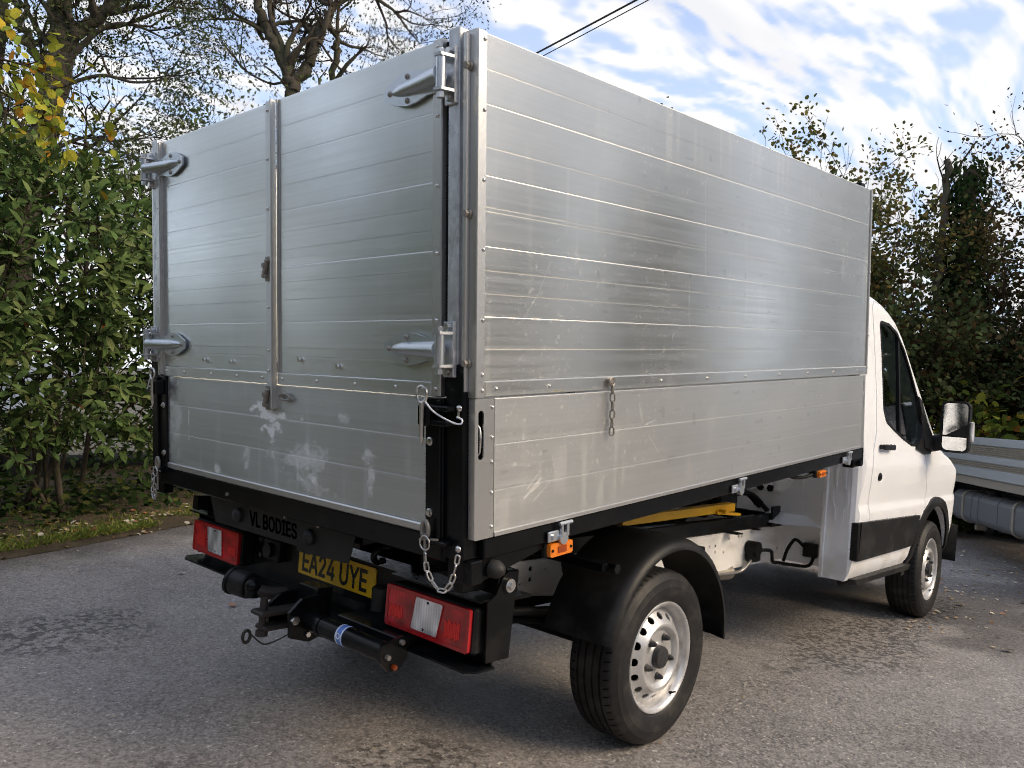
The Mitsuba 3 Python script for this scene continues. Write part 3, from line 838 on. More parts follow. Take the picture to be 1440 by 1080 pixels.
for y, z in ((0.335, 0.918), (0.0, 0.87), (-0.22, 0.87)):
    put(ap + '__bolt', cyl((0.0 if z > 0.9 else 0.058, y, z), (-0.008 if z > 0.9 else 0.05, y, z), 0.007, 6), 'mat_worn_steel', 30, TB)
# pivot brackets at the rear of the tray
for side in (-1, 1):
    put(TR + '__corner_gusset', prism(Polygon([(0.062, 0.904), (0.42, 0.904), (0.20, 0.862), (0.062, 0.838)]), 'y', side * 1.03, side * 1.045), 'mat_black', False, TB)
put(TR + '__rubber_buffer', lathe([(0.026, 0), (0.028, 0.02), (0.022, 0.034), (0.012, 0.044), (0, 0.048)], (0.10, -W + 0.012, 0.872), (0.25, -1, -0.1), 16), 'mat_rubber', 30, TB)
# ------------------------------------------------------------------ chassis, wheels, bumper (level with the ground)
for side in (-1, 1):
    y = 0.42 * side
    web = Polygon([(0.40, 0.58), (0.40, 0.663), (3.75, 0.663), (3.75, 0.452), (1.55, 0.452), (0.95, 0.52)])
    holes = []
    for hx, hz, hr in ((0.80, 0.628, 0.011), (0.80, 0.60, 0.009), (0.86, 0.600, 0.013), (0.90, 0.603, 0.012), (0.94, 0.57, 0.006), (1.00, 0.63, 0.012), (1.00, 0.585, 0.011), (1.10, 0.62, 0.005), (1.12, 0.60, 0.005),
                       (2.62, 0.60, 0.008), (2.78, 0.63, 0.009), (2.62, 0.565, 0.008), (2.90, 0.635, 0.01), (2.94, 0.635, 0.01), (2.72, 0.555, 0.008), (2.55, 0.60, 0.006), (3.45, 0.52, 0.012), (3.20, 0.60, 0.006)):
        holes.append(Point(hx, hz).buffer(hr, quad_segs=4))
    for h in holes:
        web = web.difference(h)
    rail = [prism(web, 'y', y - 0.003, y + 0.003), box(0.40, 3.75, y + 0.003 * side, y - 0.06 * side, 0.6635, 0.668, 0.001), box(1.55, 3.75, y + 0.003 * side, y - 0.06 * side, 0.447, 0.4515, 0.001)]
    put(TR + '__chassis_rail', cat(rail), 'mat_chassis', False)
    put(TR + '__chassis_rail_liner', box(0.72, 3.74, y - 0.012 * side, y - 0.055 * side, 0.46, 0.655, 0.001), 'mat_void', False)
    put(TR + '__subframe_rail', box(0.36, 3.46, side * 0.375, side * 0.428, 0.6705, 0.748, 0.004), 'mat_black', False)
put(TR + '__subframe_end', cat(box(3.40, 3.46, -0.37, 0.37, 0.672, 0.745, 0.004), box(3.30, 3.462, -0.445, -0.429, 0.67, 0.80, 0.003)), 'mat_black', False)
for x in (1.0, 1.9, 2.7):
    put(TR + '__chassis_crossmember', box(x, x + 0.07, -0.41, 0.41, 0.50, 0.60, 0.004), 'mat_black_flat', False)
put(TR + '__subframe_bracket', cat(box(2.72, 2.80, -0.50, -0.43, 0.668, 0.676, 0.002), box(3.05, 3.10, -0.47, -0.43, 0.668, 0.676, 0.002)), 'mat_black', False)
# yellow body prop lying on the subframe, and the tipping ram behind it
prop = [obox((2.24, -0.40, 0.806), (0.9998, 0.0, 0.016), (0, 1, 0), (-0.016, 0, 0.9998), 0.58, 0.028, 0.024, 0.003),
        obox((2.70, -0.446, 0.786), (0.99, -0.1, -0.07), (0.1, 0.99, 0), (0.07, 0, 0.99), 0.12, 0.010, 0.008, 0.002),
        cyl((2.63, -0.43, 0.80), (2.63, -0.47, 0.80), 0.012, 12)]
put(TR + '__body_prop', cat(prop), 'mat_yellow', False, label='yellow safety prop lying under the raised body')
put(TR + '__tipping_ram', cat(cyl((2.62, -0.10, 0.66), (2.90, -0.10, 0.92), 0.075, 20), cyl((2.75, -0.27, 0.80), (2.75, 0.05, 0.80), 0.07, 18), box(2.80, 3.05, -0.33, -0.15, 0.75, 0.92, 0.02)), 'mat_black', 30)
put(TR + '__power_pack', cat(box(1.55, 1.75, -0.30, 0.05, 0.75, 0.90, 0.01), cyl((1.60, -0.33, 0.85), (1.85, -0.33, 0.85), 0.05, 16)), 'mat_black_flat', False)
for y0, z0 in ((-0.30, 0.86), (-0.24, 0.88)):
    put(TR + '__hydraulic_hose', tube(curve([(2.5, y0 + 0.1, 0.80), (2.9, y0, z0), (3.2, y0 - 0.03, z0 + 0.01), (3.40, y0 - 0.06, z0 - 0.10)], 30), 0.016, 8), 'mat_black_flat', True)
# small wiring and bracket by the cab end of the rail
put(TR + '__brake_valve', cat(cyl((3.02, -0.43, 0.56), (3.02, -0.50, 0.56), 0.045, 14), box(2.98, 3.08, -0.49, -0.43, 0.48, 0.56, 0.01)), 'mat_black_flat', 30)
for pth in ([(3.03, -0.48, 0.55), (3.14, -0.52, 0.545), (3.22, -0.50, 0.47), (3.30, -0.50, 0.455)], [(3.38, -0.50, 0.46), (3.36, -0.53, 0.54), (3.42, -0.55, 0.60), (3.50, -0.57, 0.56)], [(3.30, -0.50, 0.455), (3.40, -0.54, 0.44), (3.48, -0.62, 0.44), (3.52, -0.64, 0.50)]):
    put(TR + '__wiring_loom', tube(curve(pth, 24), 0.011, 7), 'mat_black_flat', True)
put(TR + '__brake_pipe', tube(curve([(3.0, -0.47, 0.50), (2.90, -0.47, 0.45), (2.82, -0.46, 0.435), (2.60, -0.44, 0.44)], 18), 0.010, 8), 'mat_steel', True)
put(TR + '__control_module', cat(box(3.505, 3.535, -0.66, -0.565, 0.49, 0.58, 0.006), box(3.50, 3.504, -0.65, -0.60, 0.50, 0.57, 0.001)), 'mat_plastic', False)

# axle, springs and dampers
AX, AXF, WR = 1.236, 4.82, 0.352
put(TR + '__rear_axle', cat(cyl((AX, -0.72, WR), (AX, 0.72, WR), 0.05, 18), hullm(np.vstack([trimesh.creation.icosphere(2, 0.16).vertices * [1, 1.1, 1] + [AX, 0.05, WR], trimesh.creation.icosphere(2, 0.05).vertices + [AX + 0.25, 0.05, WR]]))), 'mat_black_flat', 30)
for side in (-1, 1):
    put(TR + '__leaf_spring', cat([tube(curve([(AX - L, 0.55 * side, WR + 0.10 + h), (AX, 0.55 * side, WR + 0.045 + dz), (AX + L, 0.55 * side, WR + 0.10 + h)], 20), 0.016, 8) for L, h, dz in ((0.72, 0.10, 0.05), (0.5, 0.03, 0.02), (0.3, -0.01, -0.01))]), 'mat_black_flat', True)
    put(TR + '__damper', cat(cyl((AX - 0.10, 0.62 * side, WR - 0.02), (AX - 0.22, 0.62 * side, 0.62), 0.032, 14), cyl((AX - 0.22, 0.62 * side, 0.62), (AX - 0.26, 0.62 * side, 0.72), 0.02, 12)), 'mat_black_flat', 30)
put(TR + '__exhaust_silencer', cat(cyl((2.2, 0.30, 0.40), (3.0, 0.30, 0.40), 0.10, 18), cyl((2.45, -0.32, 0.415), (2.85, -0.40, 0.425), 0.045, 14)), 'mat_worn_steel', 30)
put(TR + '__propshaft', cyl((AX + 0.3, 0.05, WR + 0.02), (4.2, 0.0, 0.42), 0.04, 14), 'mat_black_flat', 30)
put(TR + '__engine_undertray', box(4.3, 5.4, -0.50, 0.50, 0.33, 0.50, 0.05), 'mat_void', False)
for side in (-1, 1):
    put(TR + '__tie_rod', tube(curve([(0.26, 0.60 * side, 0.60), (0.55, 0.62 * side, 0.555), (1.0, 0.62 * side, 0.50)], 10), 0.018, 8), 'mat_black_flat', True)
put(TR + '__spare_wheel', lathe([(0.0, -0.10), (0.18, -0.10), (0.30, -0.105), (0.335, -0.08), (0.345, 0.0), (0.335, 0.08), (0.30, 0.105), (0.18, 0.09), (0, 0.09)], (0.72, 0.05, 0.46), (0, 0, 1), 40), 'mat_rubber', 30)

# wheels -------------------------------------------------------------
def wheel_meshes():
    """axis along y through the origin, outer face towards -y"""
    pr = [(0.215, -0.092), (0.228, -0.104), (0.236, -0.110), (0.262, -0.1165), (0.285, -0.117), (0.288, -0.1185), (0.292, -0.117), (0.312, -0.113), (0.316, -0.1135), (0.320, -0.110), (0.338, -0.100), (0.3465, -0.088), (0.350, -0.074)]
    for c in (-0.052, -0.018, 0.018, 0.052):
        pr += [(0.3518, c - 0.0055), (0.3445, c - 0.0045), (0.3445, c + 0.0045), (0.3518, c + 0.0055)]
    pr += [(0.350, 0.074), (0.3465, 0.088), (0.338, 0.100), (0.312, 0.113), (0.262, 0.1165), (0.228, 0.104), (0.215, 0.092), (0.206, 0.06), (0.206, -0.06)]
    tyre = lathe(pr, (0, 0, 0), (0, 1, 0), 120, closed=True)
    cutters = []
    for i in range(64):
        a = i * 2 * PI / 64
        r, t = np.array([math.cos(a), 0, math.sin(a)]), np.array([-math.sin(a), 0, math.cos(a)])
        for yy, sk in ((-0.084, 0.25), (0.084, -0.25)):
            d2 = np.array([0, 1, 0]) + sk * t
            d2 /= np.linalg.norm(d2)
            cutters.append(obox(r * 0.349 + np.array([0, yy, 0]), r, d2, np.cross(r, d2), 0.0062, 0.017, 0.0030, 0.0004))
    M = MF(tyre)
    C = manifold3d.Manifold.compose([MF(c) for c in cutters])
    M = M - C
    tyre = TM(M)
    # steel wheel
    lip = lathe([(0.2215, -0.106), (0.2245, -0.102), (0.2225, -0.096), (0.212, -0.092), (0.205, -0.078), (0.2045, -0.066), (0.196, -0.052), (0.190, 0.0), (0.190, 0.08), (0.186, 0.08), (0.186, 0.0), (0.1915, -0.054), (0.198, -0.066), (0.199, -0.082), (0.2055, -0.097), (0.216, -0.105)], (0, 0, 0), (0, 1, 0), 96, closed=True)
    disc = lathe([(0.195, -0.0560), (0.186, -0.0620), (0.168, -0.0760), (0.145, -0.0980), (0.134, -0.1045), (0.124, -0.1035), (0.112, -0.0940), (0.106, -0.0850), (0.098, -0.0825), (0.060, -0.0825), (0.052, -0.0880), (0.0, -0.0880), (0, -0.0780), (0.05, -0.0780), (0.098, -0.0765), (0.110, -0.0790), (0.124, -0.0960), (0.134, -0.0975), (0.142, -0.0920), (0.165, -0.0700), (0.183, -0.0560), (0.195, -0.0500)], (0, 0, 0), (0, 1, 0), 96, closed=True)
    D = MF(disc)
    hs = []
    for i in range(16):
        a = (i + 0.5) * 2 * PI / 16
        r = np.array([math.cos(a), 0, math.sin(a)])
        t = np.array([-math.sin(a), 0, math.cos(a)])
        nrm = np.array([r[0] * 0.70, -0.72, r[2] * 0.70])
        nrm /= np.linalg.norm(nrm)
        m = cyl((0, 0, -0.04), (0, 0, 0.04), 0.0160, 20)
        Mx = np.eye(4)
        b = np.cross(nrm, t)
        Mx[:3, 0], Mx[:3, 1], Mx[:3, 2], Mx[:3, 3] = t, b * 1.05, nrm, r * 0.1600 + np.array([0, -0.078, 0])
        m.apply_transform(Mx)
        hs.append(MF(m))
    D = D - manifold3d.Manifold.compose(hs)
    disc = TM(D)
    cap = lathe([(0.046, 0), (0.045, -0.028), (0.041, -0.036), (0.030, -0.039), (0, -0.040)], (0, -0.076, 0), (0, 1, 0), 36)
    nut = lathe([(0.0165, 0), (0.0165, -0.006), (0.0135, -0.010), (0.0135, -0.016), (0.012, -0.017), (0.0115, -0.024), (0.0095, -0.028), (0.006, -0.036), (0, -0.038)], (0, -0.076, 0), (0, 1, 0), 14)
    drum = lathe([(0.150, 0.06), (0.150, -0.004), (0.10, -0.015), (0, -0.015)], (0, 0, 0), (0, 1, 0), 40)
    return tyre, cat(lip, disc), cap, nut, drum


ty, rim, cap, nut, drum = wheel_meshes()
d_ty, d_rim, d_cap = ply(ty, 'mat_rubber', smooth=28), ply(rim, 'mat_rim', smooth=32), ply(cap, 'mat_cap', smooth=32)
d_nut, d_drum = ply(nut, 'mat_cap', smooth=32), ply(drum, 'mat_void', smooth=32)
d_val = ply(cat(cyl((0.206, -0.085, 0), (0.190, -0.118, 0.004), 0.0035, 8), cyl((0.205, -0.084, 0), (0.198, -0.098, 0.0015), 0.0055, 8)), 'mat_black_flat', smooth=32)
for i, (wx, wy, steer, spin) in enumerate(((AX, -0.848, 0, 12), (AXF, -0.866, 2.0, 40), (AX, 0.848, 180, 7), (AXF, 0.866, 182, 25))):
    wk = TR + '__wheel' + ('' if i == 0 else f'_{i:03d}')
    base = shift(wx, wy, WR) @ rot((0, 0, 1), steer)
    M = base @ rot((0, 1, 0), spin)
    for nm, d in (('tyre', d_ty), ('rim', d_rim), ('brake_drum', d_drum), ('hub_cap', d_cap)):
        scene[f'{wk}__{nm}'] = {**d, 'to_world': T(M.tolist())}
    scene[f'{wk}__valve'] = {**d_val, 'to_world': T((base @ rot((0, 1, 0), 57)).tolist())}
    for j in range(5):
        scene[key_for(f'{wk}__wheel_nut')] = {**d_nut, 'to_world': T((M @ rot((0, 1, 0), 72 * j) @ shift(0.082, 0, 0)).tolist())}

# rear mudguards: a wide moulded arch with a rolled outer lip
for side in (-1, 1):
    sec = [(-0.690, 0.470), (-0.90, 0.470), (-0.955, 0.464), (-0.985, 0.452), (-0.998, 0.430), (-0.998, 0.418), (-0.990, 0.418), (-0.988, 0.430), (-0.977, 0.444), (-0.953, 0.456), (-0.90, 0.461), (-0.690, 0.461)]
    angs = np.linspace(math.radians(-2), math.radians(168), 56)
    v = np.array([[[AX + 0.015 + r * math.cos(a), -y * side if side > 0 else y, WR + 0.03 + r * math.sin(a) * 0.985] for (y, r) in sec] for a in angs])
    n, k = len(angs), len(sec)
    f = []
    for i in range(n - 1):
        for j in range(k):
            j2 = (j + 1) % k
            f += [[i * k + j, i * k + j2, (i + 1) * k + j2], [i * k + j, (i + 1) * k + j2, (i + 1) * k + j]]
    v = v.reshape(-1, 3)
    c0, c1 = len(v), len(v) + 1
    v = np.vstack([v, v[:k].mean(0), v[-k:].mean(0)])
    for j in range(k):
        j2 = (j + 1) % k
        f += [[c0, j2, j], [c1, (n - 1) * k + j, (n - 1) * k + j2]]
    m = trimesh.Trimesh(v, np.array(f)[:, ::-1] if side > 0 else np.array(f), process=False)
    trimesh.repair.fix_normals(m)
    put(TR + '__mudguard', m, 'mat_plastic', 40)
    put(TR + '__mudguard_stay', cat(box(AX - 0.42, AX - 0.36, 0.45 * side, 0.93 * side, 0.735, 0.765, 0.004), cyl((AX - 0.375, 0.93 * side, 0.75), (AX - 0.375, 0.965 * side, 0.75), 0.02, 6)), 'mat_black', False)
    put(TR + '__mudguard_stay', box(AX + 0.30, AX + 0.34, 0.45 * side, 0.93 * side, 0.745, 0.77, 0.004), 'mat_black', False)

# rear bumper and underrun frame ------------------------------------------------
bp = TR + '__rear_bumper'
put(bp + '__face_plate', box(0.226, 0.234, -0.948, 0.948, 0.505, 0.712, 0.001), 'mat_black', False)
put(bp + '__lower_flange', cat(prism(Polygon([(0.234, -0.958), (0.155, -0.96), (0.120, -0.93), (0.120, 0.93), (0.155, 0.985), (0.234, 0.985)]), 'z', 0.497, 0.504)), 'mat_black', False)
put(bp + '__upper_flange', prism(Polygon([(0.30, -0.958), (0.175, -0.948), (0.150, -0.96), (0.150, -0.52), (0.19, -0.50), (0.21, 0.52), (0.150, 0.54), (0.150, 0.985), (0.30, 0.985)]), 'z', 0.7125, 0.7185), 'mat_black', False)
for side in (-1, 1):
    put(bp + '__end_plate', prism(Polygon([(0.195, 0.520), (0.185, 0.71), (0.22, 0.73), (0.25, 0.79), (0.275, 0.80), (0.30, 0.78), (0.31, 0.70), (0.30, 0.520)]), 'y', 0.9485 * side, 0.9545 * side), 'mat_black', False)
    put(bp + '__pivot_bolt', cat(cyl((0.272, 0.9545 * side, 0.757), (0.272, 0.967 * side, 0.757), 0.022, 20), cyl((0.272, 0.967 * side, 0.757), (0.272, 0.977 * side, 0.757), 0.013, 6)), 'mat_steel', 30)
    put(bp + '__bumper_arm', box(0.2345, 0.62, 0.43 * side, 0.50 * side, 0.56, 0.70, 0.004), 'mat_black', False)
    put(bp + '__bumper_shelf', box(0.24, 0.40, 0.70 * side, 0.948 * side, 0.70, 0.7115, 0.002), 'mat_black', False)
    put(bp + '__pivot_bracket', cat(box(0.235, 0.33, 0.84 * side, 0.948 * side, 0.725, 0.80, 0.004), box(0.12, 0.234, 0.86 * side, 0.90 * side, 0.735, 0.80, 0.004)), 'mat_black', False)
put(bp + '__sensor', cat(cyl((0.190, -0.432, 0.565), (0.190, -0.432, 0.650), 0.038, 24, ch=0.004), box(0.190, 0.225, -0.468, -0.396, 0.567, 0.648, 0.003)), 'mat_plastic', 30)
put(bp + '__socket_box', cat(box(0.19, 0.2255, 0.26, 0.38, 0.60, 0.69, 0.006), cyl((0.20, 0.32, 0.645), (0.17, 0.32, 0.645), 0.03, 18)), 'mat_plastic', 30)
for y, z in ((0.45, 0.665), (0.445, 0.60), (0.40, 0.69), (-0.485, 0.62)):
    put(bp + '__bolt', cyl((0.226, y, z), (0.216, y, z), 0.010, 6), 'mat_steel', 30)
put(bp + '__grab_hook', tube(curve([(0.21, -0.40, 0.735), (0.16, -0.42, 0.74), (0.14, -0.43, 0.765), (0.16, -0.44, 0.79), (0.2, -0.44, 0.79)], 20), 0.012, 8), 'mat_black', True)

# number plate
npk = TR + '__number_plate'
put(npk + '__plate', prism(rrect(-0.350, 0.152, 0.583, 0.694, 0.006), 'x', 0.2205, 0.2255), 'mat_plate', False)
tx = meshkit.text_mesh('EA24 UYE', 0.079, 0.0012, bold=True)
tv = np.array(tx.vertices)
a0, a1 = tv[:, 0].min(), tv[:, 0].max()
tv = np.stack([0.2202 - tv[:, 2], 0.124 - (tv[:, 0] - a0) / (a1 - a0) * 0.424, 0.598 + tv[:, 1]], 1)
put(npk + '__lettering', trimesh.Trimesh(tv, np.array(tx.faces), process=False), 'mat_letter', False)
put(TR + '__rear_bumper__plate_recess', box(0.2215, 0.2258, -0.30, 0.10, 0.520, 0.552, 0.001), 'mat_plastic', False)

# rear lamps
for side in (-1, 1):
    tl = TR + ('__rear_lamp' if side < 0 else '__rear_lamp_001')
    ya, yb = 0.508 * side, 0.918 * side
    z0, z1 = 0.546, 0.684
    sgn = 1 if side > 0 else -1
    put(tl + '__housing', box(0.160, 0.2255, ya - 0.0 * sgn, yb + 0.014 * sgn, z0 - 0.004, z1 + 0.004, 0.008), 'mat_plastic', False)
    xf = 0.148
    # outer rim and the three lens fields
    par = [(0.648 * side, z0 + 0.022), (0.665 * side, z1 - 0.018), (0.788 * side, z1 - 0.018), (0.768 * side, z0 + 0.022)]
    whole = rrect(ya, yb, z0, z1, 0.010)
    inner = rrect(ya + 0.012 * sgn, yb - 0.014 * sgn, z0 + 0.012, z1 - 0.012, 0.006)
    clearp = Polygon(par).buffer(0.005)
    put(tl + '__lens_rim', prism(whole.difference(inner), 'x', xf - 0.002, 0.1595), 'mat_lens_red_rim', False)
    put(tl + '__red_lens', prism(inner.difference(clearp.buffer(0.004)), 'x', xf, 0.1595), 'mat_lens_red', False)
    put(tl + '__clear_lens', prism(clearp, 'x', xf - 0.0005, 0.1595), 'mat_lens_clear', False)
    for ry0, ry1, rz0, rz1 in ((0.528, 0.598, z0 + 0.030, z0 + 0.078), (0.806, 0.878, z0 + 0.026, z0 + 0.088)):
        fl = [box(xf - 0.0022, xf - 0.0002, (ry0 + (ry1 - ry0) * (i + 0.08) / 9) * side, (ry0 + (ry1 - ry0) * (i + 0.92) / 9) * side, rz0 + 0.004 * (i % 3), rz1 - 0.005 * ((i + 1) % 3), 0.0009) for i in range(9)]
        put(tl + '__reflector', cat(fl), 'mat_reflector_red', False)
        labels[[k for k in scene if k.startswith(tl + '__reflector')][-1]] = {'kind': 'stuff'}
    put(tl + '__clear_lens_rim', prism(clearp.buffer(0.0038).difference(clearp.buffer(0.0006)), 'x', xf - 0.003, 0.1595), 'mat_lens_red_rim', False)
    for z2 in (z0 + 0.026, z1 - 0.022):
        put(tl + '__lens_screw', cyl((xf - 0.0005, 0.715 * side + (0.006 * sgn if z2 > 0.6 else -0.010 * sgn), z2), (xf - 0.002, 0.715 * side + (0.006 * sgn if z2 > 0.6 else -0.010 * sgn), z2), 0.0048, 8), 'mat_letter', False)

# tow bar
tb = TR + '__tow_bar'
put(tb + '__cross_tube', cat(cyl((0.06, -0.18, 0.492), (0.06, -0.655, 0.492), 0.035, 28, ch=0.003), box(0.10, 0.24, -0.66, -0.30, 0.505, 0.535, 0.004)), 'mat_black', 30)
put(tb + '__cross_tube_collar', cyl((0.06, -0.262, 0.492), (0.06, -0.285, 0.492), 0.038, 28), 'mat_black', 30)
put(tb + '__end_plate', prism(Polygon([(0.012, 0.530), (0.10, 0.550), (0.13, 0.535), (0.12, 0.47), (0.085, 0.440), (0.045, 0.442), (0.012, 0.475)]), 'y', -0.668, -0.656), 'mat_black', False)
for x, z in ((0.09, 0.532), (0.035, 0.492), (0.065, 0.455)):
    put(tb + '__end_bolt', cyl((x, -0.668, z), (x, -0.682, z), 0.009, 6), 'mat_worn_steel' if z > 0.46 else 'mat_amber_dark', 30)
st = lathe([(0.0352, -0.020), (0.0356, -0.020), (0.0356, 0.020), (0.0352, 0.020)], (0.06, -0.415, 0.492), (0, 1, 0), 48)
put(tb + '__blue_sticker', st, 'mat_blue', 30, label='blue and white sticker on the tow bar tube')
for yy, w in ((-0.400, 0.003), (-0.430, 0.003)):
    put(tb + '__sticker_stripe', lathe([(0.0360, -w), (0.0360, w)], (0.06, yy, 0.492), (0, 1, 0), 48), 'mat_sticker', 30)
ring = lathe([(0.0070, -0.0004), (0.0112, -0.0004), (0.0112, 0.0004), (0.0070, 0.0004)], (0.0235, -0.415, 0.498), (1, 0, 0), 20, closed=True)
put(tb + '__sticker_emblem', ring, 'mat_sticker', False)
put(tb + '__jaw_bracket', cat(prism(Polygon([(-0.02, 0.440), (-0.03, 0.53), (0.02, 0.575), (0.12, 0.585), (0.14, 0.44), (0.06, 0.415)]), 'y', -0.195, -0.180), prism(Polygon([(-0.02, 0.440), (-0.03, 0.53), (0.02, 0.565), (0.12, 0.575), (0.14, 0.44)]), 'y', -0.055, -0.040), box(0.09, 0.16, -0.18, -0.055, 0.44, 0.60, 0.004)), 'mat_black', False)
put(tb + '__jaw', cat(box(-0.095, 0.09, -0.122, -0.040, 0.505, 0.522, 0.006), box(-0.075, 0.09, -0.115, -0.045, 0.450, 0.468, 0.006), cyl((-0.065, -0.08, 0.43), (-0.065, -0.08, 0.565), 0.014, 16), cyl((-0.065, -0.08, 0.428), (-0.065, -0.08, 0.449), 0.022, 6)), 'mat_rusty', 30)
put(tb + '__jaw_bolt', cyl((-0.01, -0.196, 0.505), (-0.01, -0.212, 0.505), 0.016, 6), 'mat_steel', 30)
put(tb + '__jaw_bolt', cyl((0.05, -0.196, 0.445), (0.05, -0.206, 0.445), 0.010, 6), 'mat_steel', 30)
put(tb + '__ball_neck', tube(curve([(0.09, 0.01, 0.545), (0.02, 0.03, 0.548), (-0.02, 0.05, 0.560)], 10), 0.024, 12), 'mat_rusty', True)
put(tb + '__tow_ball', cat(trimesh.creation.icosphere(3, 0.030).apply_translation((-0.035, 0.055, 0.575)), cyl((-0.035, 0.055, 0.535), (-0.035, 0.055, 0.56), 0.026, 18)), 'mat_black', 40)
put(tb + '__electric_socket', cat(cyl((-0.03, 0.20, 0.565), (-0.01, 0.115, 0.560), 0.050, 26, ch=0.006), cyl((-0.034, 0.212, 0.567), (-0.03, 0.20, 0.565), 0.054, 26)), 'mat_plastic', 40)
put(tb + '__breakaway_ring', cat(tube([(-0.095 + 0.015 * math.cos(t), -0.03, 0.418 + 0.022 * math.sin(t)) for t in np.linspace(0, 2 * PI, 18, endpoint=False)], 0.006, 8, True), tube(curve([(-0.09, -0.05, 0.43), (-0.06, -0.09, 0.40), (-0.03, -0.13, 0.42), (0.0, -0.15, 0.44)], 16), 0.003, 6)), 'mat_rusty', True)
# ------------------------------------------------------------------ cab
CX0 = 3.20          # rear face of the cab's side pillars


def side_y(z):
    """half width of the cab side at height z"""
    return float(np.interp(z, [0.40, 0.50, 0.62, 0.80, 0.845, 0.885, 0.915, 1.00, 1.12, 1.16, 1.22, 1.32, 1.50, 1.80, 2.00, 2.12, 2.30], [0.93, 0.975, 0.992, 1.002, 1.004, 0.992, 0.996, 1.008, 1.017, 1.010, 1.003, 0.996, 0.978, 0.948, 0.925, 0.908, 0.875]))


def roof_z(x):
    return float(np.interp(x, [3.2, 3.5, 3.67, 3.79, 3.89, 4.01, 4.155, 4.39, 4.62, 4.76, 5.05, 5.4, 5.7, 5.82, 5.86], [2.225, 2.225, 2.205, 2.175, 2.125, 2.02, 1.85, 1.615, 1.395, 1.29, 1.235, 1.13, 1.0, 0.88, 0.70]))


def bottom_z(x):
    return float(np.interp(x, [3.2, 4.4, 5.4, 5.86], [0.44, 0.44, 0.40, 0.36]))


def plan_w(x):
    return float(np.interp(x, [3.2, 4.5, 4.9, 5.3, 5.6, 5.8, 5.86], [0, 0, -0.004, -0.025, -0.09, -0.22, -0.34]))


def half_section(x, inset=0.0, n_side=64, n_cap=16):
    H, B = roof_z(x) - inset, bottom_z(x) + inset
    rc = float(np.interp(x, [3.2, 3.8, 4.1, 4.7, 5.0], [0.11, 0.10, 0.05, 0.05, 0.09]))
    zt = H - rc * 1.15
    zz = np.linspace(B, max(zt, B + 0.05), n_side)
    pts = [(side_y(z) + plan_w(x) - inset, z) for z in zz]
    y0, z0 = pts[-1]
    slope = (side_y(z0 + 0.02) - side_y(z0 - 0.02)) / 0.04
    # a rounded shoulder from the side to a gently crowned roof
    for t in np.linspace(0, 1, n_cap + 1)[1:]:
        if t < 0.5:
            a = t / 0.5 * PI / 2
            y = y0 - rc * (1 - math.cos(a)) * 1.0 + slope * rc * math.sin(a) * 0.6
            z = z0 + (H - 0.03 - z0) * math.sin(a)
        else:
            k = (t - 0.5) / 0.5
            ys = y0 - rc + slope * rc * 0.6
            y = ys * (1 - k)
            z = H - 0.03 + 0.03 * (1 - (1 - k) ** 2)
        pts.append((y, z))
    return pts


def loft(xs, inset=0.0):
    rings = []
    for x in xs:
        h = half_section(x, inset)
        r = [(-y, z) for y, z in h] + [(y, z) for y, z in h[-2::-1]]
        rings.append(np.array([[x, y, z] for y, z in r]))
    k = len(rings[0])
    v = np.vstack(rings)
    f = []
    for i in range(len(xs) - 1):
        for j in range(k):
            j2 = (j + 1) % k
            a, b, c, d = i * k + j, i * k + j2, (i + 1) * k + j2, (i + 1) * k + j
            f += [[a, b, c], [a, c, d]]
    c0, c1 = len(v), len(v) + 1
    v = np.vstack([v, rings[0].mean(0), rings[-1].mean(0)])
    for j in range(k):
        j2 = (j + 1) % k
        f += [[c0, j2, j], [c1, (len(xs) - 1) * k + j, (len(xs) - 1) * k + j2]]
    m = trimesh.Trimesh(v, np.array(f), process=False)
    trimesh.repair.fix_normals(m)
    return MF(m)


def mprism(pts, y0, y1, r=0.0):
    p = Polygon(pts)
    if r:
        p = p.buffer(-r).buffer(2 * r, quad_segs=6).buffer(-r)
    return MF(prism(p, 'y', y0, y1))


xs = np.concatenate([np.linspace(3.2, 4.0, 9), np.linspace(4.04, 5.2, 30), np.linspace(5.26, 5.86, 14)])
outer = loft(xs)
xi = np.concatenate([np.linspace(3.48, 4.0, 8), np.linspace(4.05, 4.66, 18)])
inner = loft(xi, 0.045) - MF(box(3, 6, -2, 2, 0, 0.72))
shell = outer - inner
# the recessed rear wall between the two side pillars
shell = shell - MF(box(3.0, 3.41, -0.80, 0.80, 0.69, 2.03, 0.02)) - MF(box(3.0, 3.54, -0.80, 0.80, 0.2, 0.70, 0.02))
# wheel arches
AXA = AXF - 0.05
wa = MF(cyl((AXA, -2, WR + 0.03), (AXA, 2, WR + 0.03), 0.435, 64))
shell = shell - (wa - MF(box(4, 6, -0.60, 0.60, 0, 2)))
shell = shell - MF(box(4.25, 5.3, -2, 2, 0.2, 0.47))
# corner rounding of the rear pillars
for side in (-1, 1):
    cutp = Polygon([(3.19, side * 1.2), (3.19, side * 0.955), (3.20, side * 0.96), (3.212, side * 0.985), (3.235, side * 1.003), (3.27, side * 1.02), (3.27, side * 1.2)])
    shell = shell - MF(prism(cutp, 'z', 0.3, 2.4))
